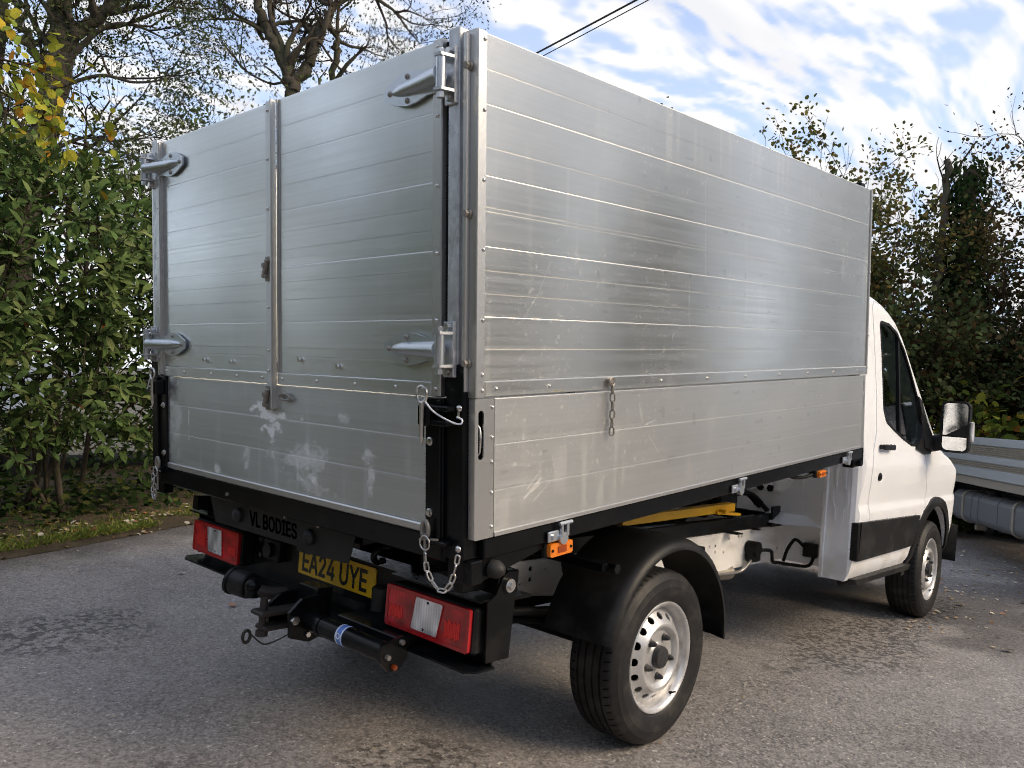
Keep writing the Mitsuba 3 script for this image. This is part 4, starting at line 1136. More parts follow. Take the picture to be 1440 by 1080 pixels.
# windows
WIN = [(3.59, 2.015), (3.63, 2.02), (3.76, 2.02), (3.90, 1.985), (4.04, 1.885), (4.17, 1.735), (4.30, 1.565), (4.375, 1.432), (4.36, 1.30), (4.22, 1.25), (4.12, 1.252), (3.94, 1.292), (3.765, 1.344), (3.63, 1.392), (3.585, 1.47), (3.588, 1.56), (3.59, 1.80)]
DOOR = [(3.47, 2.10), (3.52, 2.14), (3.62, 2.135), (3.74, 2.105), (3.845, 2.06), (3.95, 1.965), (4.10, 1.79), (4.34, 1.545), (4.43, 1.40), (4.445, 1.30), (4.425, 1.18), (4.455, 1.05), (4.53, 0.92), (4.50, 0.82), (4.43, 0.70), (4.33, 0.575), (3.42, 0.575), (3.41, 0.78), (3.365, 0.96), (3.355, 1.11), (3.39, 1.22), (3.445, 1.336), (3.465, 1.60), (3.465, 1.95)]
wcut = mprism(WIN, -2, 2, 0.03)
shell = shell - wcut
ws = Polygon([(y, z) for y, z in ((-0.80, 1.36), (0.80, 1.36), (0.70, 2.02), (-0.70, 2.02))])
shell = shell - (MF(prism(ws.buffer(0.02), 'x', 3.86, 5.3)) - MF(box(4.70, 5.4, -1, 1, 1, 2)))
doorR = mprism(DOOR, -2, -0.60, 0.04)
doorL = mprism(DOOR, 0.60, 2, 0.04)
doorRi = mprism(list(Polygon(DOOR).buffer(-0.009).exterior.coords), -2, -0.85, 0.036)
doorLi = mprism(list(Polygon(DOOR).buffer(-0.009).exterior.coords), 0.85, 2, 0.036)
band = MF(box(3.0, 6, -2, -0.60, 0.2, 2.5)) + MF(box(3.0, 6, 0.60, 2, 0.2, 2.5))
dr_, dl_ = shell ^ doorRi, shell ^ doorLi
shell = shell - (doorR ^ MF(box(3, 6, -2, -0.86, 0.2, 2.5))) - (doorL ^ MF(box(3, 6, 0.86, 2, 0.2, 2.5)))
put(TR + '__cab_body', TM(shell), 'mat_white', 24, label='white painted steel cab body')
# pressing in the door: a shallow scallop between handle and cladding
cdn = TR + '__cab_door'
put(cdn, TM(dr_), 'mat_white', 24)
put(cdn + '_001', TM(dl_), 'mat_white', 24)
put(cdn + '__jamb', cat(prism(Polygon(DOOR).difference(Polygon(WIN).buffer(0.01)), 'y', -0.86, -0.84)), 'mat_black_flat', False)
put(cdn + '_001__jamb', cat(prism(Polygon(DOOR).difference(Polygon(WIN).buffer(0.01)), 'y', 0.84, 0.86)), 'mat_black_flat', False)


def skin(poly, off, side=-1, t=0.006, nz=26):
    """a thin moulding that follows the cab side over the outline poly (x, z), standing `off` proud"""
    mn = poly.bounds
    M = mprism(list(poly.exterior.coords), -2 if side < 0 else 0.3, -0.3 if side < 0 else 2)
    xs2 = np.linspace(3.20, 5.6, 26)
    zz = np.linspace(mn[1] - 0.02, mn[3] + 0.02, nz)

    def sheet(o):
        return [[[x, side * (side_y(z) + plan_w(x) + o), z] for z in zz] for x in xs2]
    A, B = np.array(sheet(off)), np.array(sheet(off - t))
    n, k = A.shape[:2]
    v = np.vstack([A.reshape(-1, 3), B.reshape(-1, 3)])
    f = []
    o = n * k
    for i in range(n - 1):
        for j in range(k - 1):
            a, b, c, d = i * k + j, i * k + j + 1, (i + 1) * k + j + 1, (i + 1) * k + j
            f += [[a, b, c], [a, c, d], [o + a, o + c, o + b], [o + a, o + d, o + c]]
    for i in range(n - 1):
        for j in (0, k - 1):
            a, d = i * k + j, (i + 1) * k + j
            f += [[a, d, o + d], [a, o + d, o + a]] if j == 0 else [[a, o + d, d], [a, o + a, o + d]]
    for j in range(k - 1):
        for i in (0, n - 1):
            a, b = i * k + j, i * k + j + 1
            f += [[a, o + b, b], [a, o + a, o + b]] if i == 0 else [[a, b, o + b], [a, o + b, o + a]]
    m = trimesh.Trimesh(v, np.array(f), process=False)
    trimesh.repair.fix_normals(m)
    return TM(MF(m) ^ M)


# glass, seals and the quarter-light divider
gp = Polygon(WIN).buffer(-0.03).buffer(0.06, quad_segs=6).buffer(-0.03)


def glass_sheet(poly, side, inset):
    tri = skin(poly, -inset, side, 0.004)
    v, f = np.array(tri.vertices), np.array(tri.faces)
    keep = (tri.face_normals[:, 1] * side > 0.5)
    m = trimesh.Trimesh(v, f[keep], process=False)
    return m


for side, nm in ((-1, ''), (1, '_001')):
    put(cdn + nm + '__window_glass', glass_sheet(gp.buffer(0.012), side, 0.016), 'mat_glass', True)
    put(cdn + nm + '__window_seal', skin(Polygon(gp.buffer(0.010).exterior.coords, [gp.buffer(-0.010).exterior.coords]), 0.0015, side, 0.02) if False else cat([skin(q, 0.0015, side, 0.016) for q in [gp.buffer(0.006).difference(gp.buffer(-0.012)).intersection(sbox(3.3, 1.0, 3.85, 2.2)), gp.buffer(0.006).difference(gp.buffer(-0.012)).intersection(sbox(3.8502, 1.0, 4.6, 2.2))] for q in getattr(q, 'geoms', [q])]), 'mat_black_flat', 30)
    put(cdn + nm + '__window_divider', skin(Polygon([(3.885, 1.27), (3.912, 1.27), (3.965, 1.975), (3.940, 1.985)]), -0.004, side, 0.02), 'mat_black_flat', 30)
    put(cdn + nm + '__handle', cat(skin(rrect(3.475, 3.70, 1.205, 1.265, 0.02), -0.001, side, 0.012), obox((3.585, side * (side_y(1.235) + 0.030), 1.237), (1, 0, 0), (0, 1, 0), (0, 0, 1), 0.095, 0.010, 0.017, 0.006), obox((3.50, side * (side_y(1.235) + 0.014), 1.237), (1, 0, 0), (0, 1, 0), (0, 0, 1), 0.012, 0.012, 0.014, 0.004), obox((3.67, side * (side_y(1.235) + 0.014), 1.237), (1, 0, 0), (0, 1, 0), (0, 0, 1), 0.012, 0.012, 0.014, 0.004)), 'mat_plastic', 30)
    put(cdn + nm + '__lock_cap', lathe([(0.026, 0), (0.025, 0.008), (0.018, 0.013), (0, 0.015)], (3.50, side * (side_y(1.05) - 0.002), 1.055), (0, side, 0), 20), 'mat_black', 30)
    # mouldings
    clad = Polygon([(3.225, 0.792), (4.345, 0.780), (4.30, 0.68), (4.245, 0.575), (3.305, 0.562), (3.24, 0.562)]).buffer(-0.01).buffer(0.02, quad_segs=4).buffer(-0.01)
    put(TR + '__side_moulding', skin(clad, 0.022, side, 0.030), 'mat_plastic', 30)
    put(TR + '__moulding_end_cap', box(3.205, 3.226, side * 0.955, side * 1.016, 0.565, 0.79, 0.012), 'mat_plastic', False)
    ar = Point(AXA, WR + 0.03)
    arch = ar.buffer(0.505, quad_segs=24).difference(ar.buffer(0.437, quad_segs=24)).intersection(sbox(4.1, 0.36, 5.4, 1.2))
    put(TR + '__wheel_arch_trim', cat([skin(arch.intersection(b).buffer(0), 0.014, side, 0.03, 40) for b in (sbox(4.1, 0.3, AXA - 0.0001, 1.2), sbox(AXA + 0.0001, 0.3, 5.5, 1.2))]), 'mat_plastic', 30)
    put(TR + '__wheel_arch_liner', TM(MF(lathe([(0.434, 0.60), (0.434, 0.95), (0.428, 0.95), (0.428, 0.60)], (AXA, 0, WR + 0.03), (0, side, 0), 48, closed=True)) ^ MF(box(4.0, 5.6, -1.2, 1.2, 0.44, 1.2))), 'mat_void', 30)
    # step bar under the sill
    put(TR + '__sill_step', cat(hullm([(3.26, 0.90 * side, 0.40), (3.26, 0.99 * side, 0.45), (3.26, 0.86 * side, 0.45), (3.32, 0.985 * side, 0.412), (4.26, 0.86 * side, 0.45), (4.26, 1.00 * side, 0.45), (4.26, 0.99 * side, 0.412), (4.26, 0.90 * side, 0.385), (3.40, 1.00 * side, 0.45), (3.40, 0.90 * side, 0.385)])), 'mat_plastic', False)
    # flange along the inner edge of the rear pillar, and the pressing in the pillar's rear face
    put(TR + '__pillar_flange', cat(box(3.186, 3.1998, 0.800 * side, 0.822 * side, 0.44, 2.06, 0.002)), 'mat_white', False)
    pr1 = Polygon([(0.865, 1.25), (0.865, 0.985), (0.850, 0.97), (0.850, 0.88), (0.868, 0.865), (0.868, 0.79), (0.885, 0.765), (0.905, 0.765), (0.918, 0.79), (0.918, 0.865), (0.940, 0.875), (0.940, 0.965), (0.920, 0.985), (0.920, 1.25)])
    pr1 = affinity.scale(pr1, side, 1, origin=(0, 0))
    band1 = pr1.buffer(0.006).difference(pr1.buffer(-0.009))
    put(TR + '__pillar_pressing', cat(prism(band1, 'x', 3.1962, 3.1999)), 'mat_white', False)

# rear wall pressings
for poly in (Polygon([(-0.50, 1.35), (-0.50, 0.98), (-0.46, 0.90), (-0.38, 0.90), (-0.34, 0.98), (-0.34, 1.35)]), Polygon([(-0.28, 1.35), (-0.28, 0.93), (-0.24, 0.89), (-0.10, 0.89), (-0.06, 0.93), (-0.06, 1.35)]),
             Polygon([(-0.74, 1.35), (-0.72, 0.80), (-0.62, 0.77), (-0.585, 0.80), (-0.545, 1.35)]), Polygon([(0.0, 1.35), (0.0, 0.93), (0.04, 0.89), (0.34, 0.89), (0.38, 0.93), (0.38, 1.35)]), Polygon([(0.45, 1.35), (0.45, 0.80), (0.70, 0.80), (0.72, 1.35)])):
    pp = poly.buffer(-0.03).buffer(0.03, quad_segs=6)
    put(TR + '__rear_wall_pressing', prism(pp.buffer(0.010).difference(pp.buffer(-0.008)), 'x', 3.4015, 3.4099), 'mat_white', False)
put(TR + '__rear_wall_ledge', cat(hullm([(3.28, -0.36, 0.700), (3.41, -0.36, 0.706), (3.41, -0.70, 0.706), (3.28, -0.52, 0.700), (3.28, -0.36, 0.706), (3.41, -0.36, 0.76), (3.41, -0.62, 0.76)])), 'mat_white', False)
for y, z in ((-0.30, 0.905), (-0.37, 0.905)):
    put(TR + '__wall_grommet', cyl((3.41, y, z), (3.396, y, z), 0.022, 16), 'mat_black_flat', 30)
put(TR + '__rear_wall_window', prism(rrect(-0.25, 0.25, 1.30, 1.75, 0.04), 'x', 3.400, 3.408), 'mat_black', False)

# windscreen
wsv = np.array([[x, y, roof_z(x) - 0.012] for x, y in ((4.70, -0.84), (4.70, 0.84), (3.95, 0.76), (3.95, -0.76))])
put(TR + '__windscreen', trimesh.Trimesh(wsv, [[0, 1, 2], [0, 2, 3]], process=False), 'mat_glass', False)
put(TR + '__windscreen_base', box(4.66, 4.78, -0.74, 0.74, 1.26, 1.30, 0.01), 'mat_black_flat', False)

# door mirror with its triangular foot
for side in (-1, 1):
    mk = TR + ('__door_mirror' if side < 0 else '__door_mirror_001')
    foot = [(4.285, 1.58), (4.345, 1.555), (4.455, 1.40), (4.52, 1.27), (4.50, 1.205), (4.38, 1.20), (4.20, 1.235), (4.30, 1.30), (4.355, 1.42)]
    put(mk + '__foot', skin(Polygon(foot).buffer(0.006), 0.012, side, 0.03), 'mat_plastic', 30)
    put(mk + '__foot_fin', hullm([(4.31, side * 0.972, 1.56), (4.36, side * 0.975, 1.53), (4.36, side * 1.02, 1.24), (4.50, side * 1.03, 1.22), (4.50, side * 1.0, 1.34), (4.36, side * 0.99, 1.28), (4.44, side * 1.05, 1.30), (4.50, side * 1.05, 1.22)]), 'mat_plastic', False)
    put(mk + '__arm', hullm(np.vstack([trimesh.creation.icosphere(2, 0.035).vertices * [1.2, 1, 1.6] + [4.50, side * 1.02, 1.27], trimesh.creation.icosphere(2, 0.035).vertices * [1.0, 1, 1.8] + [4.50, side * 1.11, 1.30]])), 'mat_plastic', 40)
    hs = rrect(1.082, 1.262, 1.222, 1.575, 0.045, 8)
    hs = affinity.scale(hs, side, 1, origin=(0, 0))
    body = cat(prism(hs, 'x', 4.452, 4.50), prism(hs.buffer(-0.012), 'x', 4.5002, 4.56), prism(hs.buffer(-0.035), 'x', 4.5602, 4.60))
    rimm = hs.difference(hs.buffer(-0.012))
    put(mk + '__housing', hullm(np.vstack([prism(hs, 'x', 4.455, 4.50).vertices, prism(hs.buffer(-0.045), 'x', 4.58, 4.61).vertices])), 'mat_plastic', 40)
    put(mk + '__housing_rim', prism(rimm, 'x', 4.440, 4.4548), 'mat_plastic', False)
    gi = hs.buffer(-0.013)
    lo_, hi_ = gi.intersection(sbox(-2, 1.2, 2, 1.331)), gi.intersection(sbox(-2, 1.339, 2, 1.6))
    put(mk + '__upper_mirror', prism(hi_.buffer(-0.002), 'x', 4.4500, 4.4546), 'mat_mirror', False, rot((0, -1, 0), 5.0, (4.4546, 0, 1.43)) @ rot((0, 0, 1), -3 * side, (4.4546, side * 1.17, 1.43)))
    put(mk + '__lower_mirror', prism(lo_.buffer(-0.002), 'x', 4.4490, 4.4546), 'mat_mirror', False, rot((0, -1, 0), 7.0, (4.4546, 0, 1.28)))
    put(mk + '__indicator', box(4.47, 4.53, side * 1.255, side * 1.274, 1.30, 1.44, 0.006), 'mat_lens_clear', False)

# inside the cab
for y in (-0.52, 0.05, 0.52):
    sk = key_for(TR + '__seat')
    put(sk, cat(hullm(np.vstack([trimesh.creation.icosphere(2, 0.08).vertices * [1, 2.4, 1] + p for p in ((3.62, y, 0.98), (4.05, y, 1.02))])), hullm(np.vstack([trimesh.creation.icosphere(2, 0.07).vertices * [1, 2.6, 1] + p for p in ((3.62, y, 1.05), (3.50, y, 1.58))])), hullm(np.vstack([trimesh.creation.icosphere(2, 0.05).vertices * [1, 2.2, 1] + p for p in ((3.52, y, 1.70), (3.50, y, 1.82))]))), 'mat_interior', 40)
put(TR + '__dashboard', hullm([(4.36, -0.86, 1.25), (4.36, 0.86, 1.25), (4.68, -0.80, 1.25), (4.68, 0.80, 1.25), (4.40, -0.86, 0.85), (4.40, 0.86, 0.85), (4.30, -0.86, 1.10), (4.30, 0.86, 1.10)]), 'mat_interior', 30)
put(TR + '__steering_wheel', tube([(4.20 + 0.09 * math.sin(t), -0.50 + 0.19 * math.cos(t), 1.20 + 0.17 * math.sin(t)) for t in np.linspace(0, 2 * PI, 28, endpoint=False)], 0.015, 8, True), 'mat_interior', True)
# front bumper and headlamps complete the cab
put(TR + '__front_bumper', hullm([(5.42, -0.99, 0.36), (5.42, 0.99, 0.36), (5.90, -0.70, 0.30), (5.90, 0.70, 0.30), (5.92, -0.70, 0.62), (5.92, 0.70, 0.62), (5.42, -0.995, 0.64), (5.42, 0.995, 0.64), (5.82, -0.86, 0.6), (5.82, 0.86, 0.6)]), 'mat_plastic', False)
# ------------------------------------------------------------------ ground, verge, litter
VD, VN = np.array([0.911, 0.413]), np.array([-0.413, 0.911])       # along the verge, and away from the yard
V0 = np.array([0.121, 3.604])
rng = np.random.default_rng(7)


def vpt(t, d):
    return V0 + VD * t + VN * d


def sheet(xs, ys, zf):
    X, Y = np.meshgrid(xs, ys, indexing='ij')
    Z = zf(X, Y)
    n, k = X.shape
    v = np.stack([X, Y, Z], -1).reshape(-1, 3)
    i, j = np.meshgrid(np.arange(n - 1), np.arange(k - 1), indexing='ij')
    a = (i * k + j).ravel()
    f = np.concatenate([np.stack([a, a + k, a + k + 1], 1), np.stack([a, a + k + 1, a + 1], 1)])
    return trimesh.Trimesh(v, f, process=False)


# the asphalt yard (uv is not needed for its bump: it is written over positions)
gx = np.unique(np.concatenate([np.linspace(-3, 14, 35), np.array([-60, -30, -12, -6, 20, 30, 50])]))
gy = np.unique(np.concatenate([np.linspace(-6, 6, 25), np.array([-60, -30, -15, -9, 9, 14, 25, 50])]))
yard = sheet(gx, gy, lambda X, Y: 0 * X)
scene['yard'] = ply(yard, 'mat_asphalt', smooth=True, uv=np.array(yard.vertices)[:, :2])
labels['yard'] = {'label': 'worn grey asphalt yard with damp dark patches', 'kind': 'structure'}
far = sheet(np.linspace(-900, 900, 19), np.linspace(-900, 900, 19), lambda X, Y: 0 * X - 0.35)
scene['ground'] = ply(far, 'mat_soil', smooth=False)
labels['ground'] = {'label': 'dark soil reaching past the trees to the horizon', 'kind': 'structure'}
ts, ds_ = np.linspace(-14, 40, 140), np.concatenate([[0.0, 0.03, 0.08], np.linspace(0.2, 5.0, 20)])
Tm, Dm = np.meshgrid(ts, ds_, indexing='ij')
pts = np.stack([Tm, Dm, 0 * Tm], -1)
wob = 0.22 * (meshkit.fbm(np.stack([Tm * 0.9, 0 * Tm, 0 * Tm], -1), 3, seed=3) - 0.5)
h = 0.004 + 0.06 * np.clip((Dm - 0.0) / 0.35, 0, 1) + 0.05 * meshkit.fbm(np.stack([Tm * 2.5, Dm * 2.5, 0 * Tm], -1), 3, seed=9) * np.clip(Dm / 0.15, 0, 1)
xy = V0 + VD * Tm[..., None] + VN * (Dm + wob)[..., None]
n, k = Tm.shape
i, j = np.meshgrid(np.arange(n - 1), np.arange(k - 1), indexing='ij')
a = (i * k + j).ravel()
vm = trimesh.Trimesh(np.concatenate([xy, h[..., None]], -1).reshape(-1, 3), np.concatenate([np.stack([a, a + k, a + k + 1], 1), np.stack([a, a + k + 1, a + 1], 1)]), process=False)
scene['verge'] = ply(vm, 'mat_soil', smooth=True)
labels['verge'] = {'label': 'earth verge running along the edge of the asphalt', 'kind': 'structure'}
# the same earth under the trees behind the second truck
rd = np.array([0.816, 0.578])
rn = np.array([0.578, -0.816])
R0 = np.array([10.6, -3.2])
bank = []
BX, BY = np.meshgrid(np.linspace(-12, 16, 60), np.linspace(0, 14, 30), indexing='ij')


def bank_xy(s, d):
    return np.array([13.2, -1.0]) + s * np.array([-0.62, 0.785]) + d * np.array([0.785, 0.62])


bxy = np.array([13.2, -1.0]) + BX[..., None] * np.array([-0.62, 0.785]) + BY[..., None] * np.array([0.785, 0.62])
bz = 0.004 + 0.5 * np.clip(BY / 3.0, 0, 1) ** 1.3 + 0.12 * meshkit.fbm(np.stack([BX, BY, 0 * BX], -1), 3, seed=19) * np.clip(BY, 0, 1)
n, k = BX.shape
i, j = np.meshgrid(np.arange(n - 1), np.arange(k - 1), indexing='ij')
a = (i * k + j).ravel()
bm = trimesh.Trimesh(np.concatenate([bxy, bz[..., None]], -1).reshape(-1, 3), np.concatenate([np.stack([a, a + 1, a + k + 1], 1), np.stack([a, a + k + 1, a + k], 1)]), process=False)
scene['bank'] = ply(bm, 'mat_soil', smooth=True)
labels['bank'] = {'label': 'low earth bank under the trees at the end of the yard', 'kind': 'structure'}

# ------------------------------------------------------------------ leaves: many small faces, each with its own colour


def unit(v):
    return v / (np.linalg.norm(v, axis=-1, keepdims=True) + 1e-9)


LAUREL = (np.array([[0, 0, 0], [0.30, 0.19, 0.05], [0.30, -0.19, 0.05], [0.30, 0, 0.015], [0.66, 0.20, 0.03], [0.66, -0.20, 0.03], [0.66, 0, -0.01], [1, 0, -0.09]]) * [1, 0.92, 1],
          np.array([[0, 3, 1], [0, 2, 3], [1, 3, 6], [1, 6, 4], [2, 5, 6], [2, 6, 3], [4, 6, 7], [6, 5, 7]]))
BROAD = (np.array([[0, 0, 0], [0.30, 0.40, 0.06], [0.30, -0.40, 0.06], [0.75, 0.34, 0.02], [0.75, -0.34, 0.02], [1.05, 0, -0.06], [0.5, 0, 0]]),
         np.array([[0, 6, 1], [1, 6, 3], [3, 6, 5], [5, 6, 4], [4, 6, 2], [2, 6, 0]]))
SMALL = (np.array([[0, 0, 0], [0.45, 0.26, 0.04], [0.45, -0.26, 0.04], [1, 0, 0]]), np.array([[0, 2, 1], [1, 2, 3]]))


def leaf_batch(tmpl, pos, axis, normal, size, col, rng, jitter=0.18):
    """(vertices, faces), colours of leaves at pos, pointing along axis, facing normal"""
    V, F = tmpl
    x = unit(axis)
    z = unit(normal - x * (normal * x).sum(-1, keepdims=True))
    y = np.cross(z, x)
    w = V[None] * size[:, None, None]
    v = pos[:, None] + w[..., :1] * x[:, None] + w[..., 1:2] * y[:, None] + w[..., 2:] * z[:, None]
    f = F[None] + (np.arange(len(pos)) * len(V))[:, None, None]
    c = col * (1 + jitter * rng.standard_normal((len(pos), 1)))
    c = np.repeat(np.clip(c, 0.004, 0.9), len(V), axis=0)
    return (v.reshape(-1, 3), f.reshape(-1, 3)), c


def merge(batches):
    vs, fs, cs, o = [], [], [], 0
    for (v, f), c in batches:
        vs.append(v)
        fs.append(f + o)
        cs.append(c)
        o += len(v)
    return (np.vstack(vs), np.vstack(fs)), np.vstack(cs)


def rand_dir(n, rng):
    return unit(rng.standard_normal((n, 3)))


def pick(cols, n, rng, wts=None):
    cols = np.array(cols, float)
    return cols[rng.choice(len(cols), n, p=wts)]


def grow(p, d, L, r, depth, rng, segs, tips, spread=0.6, up=0.12, shrink=0.72, kids=(2, 3), wander=0.16, rmin=0.004):
    """limbs as paths (points, radii); tips collects points along the thin ends with their directions"""
    n = max(3, int(L / 0.18))
    pts, rr = [p], [r]
    q, dd = np.array(p, float), unit(np.array(d, float))
    for i in range(n):
        dd = unit(dd + wander * rng.standard_normal(3) + np.array([0, 0, up]) * 0.3)
        q = q + dd * L / n
        pts.append(q)
        rr.append(max(rmin, r * (1 - 0.42 * (i + 1) / n)))
        if depth <= 1:
            tips.append((q.copy(), dd.copy()))
    segs.append((np.array(pts), np.array(rr), depth))
    if depth == 0:
        return
    for i in range(rng.integers(kids[0], kids[1] + 1)):
        at = pts[-1] if i == 0 else pts[rng.integers(max(1, n // 2), n + 1)]
        nd = unit(dd + spread * rand_dir(1, rng)[0] + np.array([0, 0, up]))
        grow(at, nd, L * shrink * rng.uniform(0.75, 1.15), max(rmin, rr[-1] * rng.uniform(0.62, 0.95)), depth - 1, rng, segs, tips, spread, up, shrink, kids, wander, rmin)


def limb_mesh(segs, n_of=lambda r: 10 if r > 0.08 else 7 if r > 0.03 else 5 if r > 0.012 else 3):
    return cat([tube(p, r, n_of(r[0])) for p, r, _ in segs])


def plant(key, label, category, trunk, leaves, group=None, twigs=None):
    tag(key, label, category, group)
    if trunk is not None:
        scene[key + '__trunk'] = ply(trunk, 'mat_bark', smooth=True)
    if twigs is not None:
        scene[key + '__branch'] = ply(twigs, 'mat_twig', smooth=True)
        labels[key + '__branch'] = {'kind': 'stuff'}
    if leaves is not None:
        (m, c), mat = leaves
        scene[key + '__crown'] = ply(m, mat, smooth=False, color=c)
        labels[key + '__crown'] = {'kind': 'stuff'}


# ------------------------------------------------------------------ laurel hedge on the left: three shrubs, big glossy leaves
LCOL = [(0.082, 0.132, 0.042), (0.102, 0.155, 0.052), (0.145, 0.190, 0.072), (0.060, 0.100, 0.036), (0.175, 0.205, 0.080)]


def laurel(key, label, t0, t1, seed, ht, n_shoots, part_leaves):
    r = np.random.default_rng(seed)
    base = vpt((t0 + t1) / 2, 0.95)
    stems = []
    for i in range(9):
        b = np.array([*vpt((t0 + t1) / 2 + r.uniform(-0.35, 0.35), 0.95 + r.uniform(-0.25, 0.25)), 0.03])
        top = np.array([*vpt(r.uniform(t0, t1), 0.95 + r.uniform(-0.6, 0.9)), r.uniform(0.5, 0.95) * ht])
        mid = 0.5 * (b + top) + r.normal(0, 0.12, 3)
        path = curve([b, mid, top], 14)
        stems.append(tube(path, np.linspace(r.uniform(0.018, 0.035), 0.007, len(path)), 6))
    pos, ax, nr, sz = [], [], [], []
    twig = []
    m = n_shoots
    # shoots over a bulging surface facing the yard, and some within
    t = r.uniform(t0, t1, m)
    z = 0.14 + (ht - 0.14) * r.beta(1.1, 1.0, m)
    lump = meshkit.fbm(np.stack([t * 1.3, z * 1.3, 0 * t + seed], -1), 3, seed=seed)
    depth = np.abs(r.normal(0, 0.30, m)) * (1 + 0.5 * (z < 0.7))
    face = 0.62 - 1.15 * (lump - 0.5) - 0.42 * np.sin(np.clip((z - 0.2) / ht, 0, 1) * PI) + 0.25 * (z < 0.6)
    topin = np.clip((z - ht * 0.72) / (ht * 0.28), 0, 1)
    d = face + depth + 0.9 * topin ** 2
    gap = meshkit.fbm(np.stack([t * 2.2, z * 2.2, 0 * t + 7 + seed], -1), 2, seed=seed + 1)
    keep = (gap > 0.33 + 0.07 * (z > 1.9)) & ~((z < 0.62) & (t > 0.9) & (t < 2.0)) & ~((z < 0.5) & (r.random(m) < 0.25))
    xyz = np.concatenate([V0 + VD * t[:, None] + VN * d[:, None], z[:, None]], 1)[keep]
    out = np.concatenate([-VN, [0.35]])
    for p in xyz:
        sd = unit(out + 0.75 * r.standard_normal(3) + np.array([0, 0, 0.35]))
        nl = r.integers(5, 9)
        e = p + sd * 0.20
        if r.random() < 0.5:
            twig.append(tube(np.array([p - sd * 0.25, p, e]), [0.006, 0.005, 0.003], 4))
        for q in range(nl):
            a = q * 2.4 + r.uniform(0, 1)
            s1 = frame_of(sd)
            side = s1[0] * math.cos(a) + s1[1] * math.sin(a)
            f = q / nl
            axd = unit(side * (1.0 - 0.45 * f) + sd * (0.25 + 0.75 * f) + np.array([0, 0, -0.12]))
            pos.append(p + sd * (0.02 + 0.18 * f))
            ax.append(axd)
            nr.append(unit(sd * 0.8 + np.array([0, 0, 0.9]) + 0.45 * r.standard_normal(3)))
            sz.append(r.choice([0.07, 0.10, 0.125, 0.145]) * r.uniform(0.85, 1.15))
    pos, ax, nr, sz = map(np.array, (pos, ax, nr, sz))
    tag(key, label, 'shrub', 'laurel hedge beside the yard')
    scene[key + '__stem'] = ply(cat(stems), 'mat_bark', smooth=True)
    labels[key + '__stem'] = {'kind': 'stuff'}
    scene[key + '__twig'] = ply(cat(twig), 'mat_twig', smooth=True)
    labels[key + '__twig'] = {'kind': 'stuff'}
    # the leaves that show largest: the outermost ones nearest to the yard, each an entry of its own
    dd = (pos[:, :2] - V0) @ VN + 0.16 * np.linalg.norm(pos - CAM, axis=1) - 0.5 * sz + 0.9 * np.maximum(0, np.abs(pos[:, 2] - 1.2) - 1.0)
    order = np.argsort(dd)
    big, rest = order[:part_leaves], order[part_leaves:]
    tm = [ply(trimesh.Trimesh(*LAUREL, process=False), f'mat_laurel_leaf_{c}', smooth=False) for c in range(4)]
    for q in big:
        x = ax[q]
        z3 = unit(nr[q] - x * (nr[q] @ x))
        M = np.eye(4)
        M[:3, 0], M[:3, 1], M[:3, 2], M[:3, 3] = x * sz[q], np.cross(z3, x) * sz[q], z3 * sz[q], pos[q]
        scene[key_for(key + '__leaf')] = {**tm[int(r.choice(4, p=[0.35, 0.3, 0.15, 0.2]))], 'to_world': T(M.tolist())}
    col = pick(LCOL, len(rest), r, [0.3, 0.28, 0.14, 0.2, 0.08])
    old = r.random(len(rest)) < 0.006
    col[old] = pick([(0.20, 0.045, 0.020), (0.30, 0.20, 0.03)], int(old.sum()), r)
    mm, c = leaf_batch(LAUREL, pos[rest], ax[rest], nr[rest], sz[rest], col, r)
    scene[key + '__foliage'] = ply(mm, 'mat_laurel', smooth=False, color=c)
    labels[key + '__foliage'] = {'kind': 'stuff'}


laurel('laurel_shrub', 'broad laurel at the picture’s left edge, dark glossy leaves down to the verge', -2.6, 0.35, 21, 3.1, 1050, 110)
laurel('laurel_shrub_001', 'tall laurel with bare brown stems low down, left of the rear doors', 0.2, 2.3, 22, 3.3, 1150, 130)
laurel('laurel_shrub_002', 'laurel whose leaves show just left of the tailgate and under its corner', 2.2, 4.6, 23, 3.0, 900, 60)
# ------------------------------------------------------------------ trees


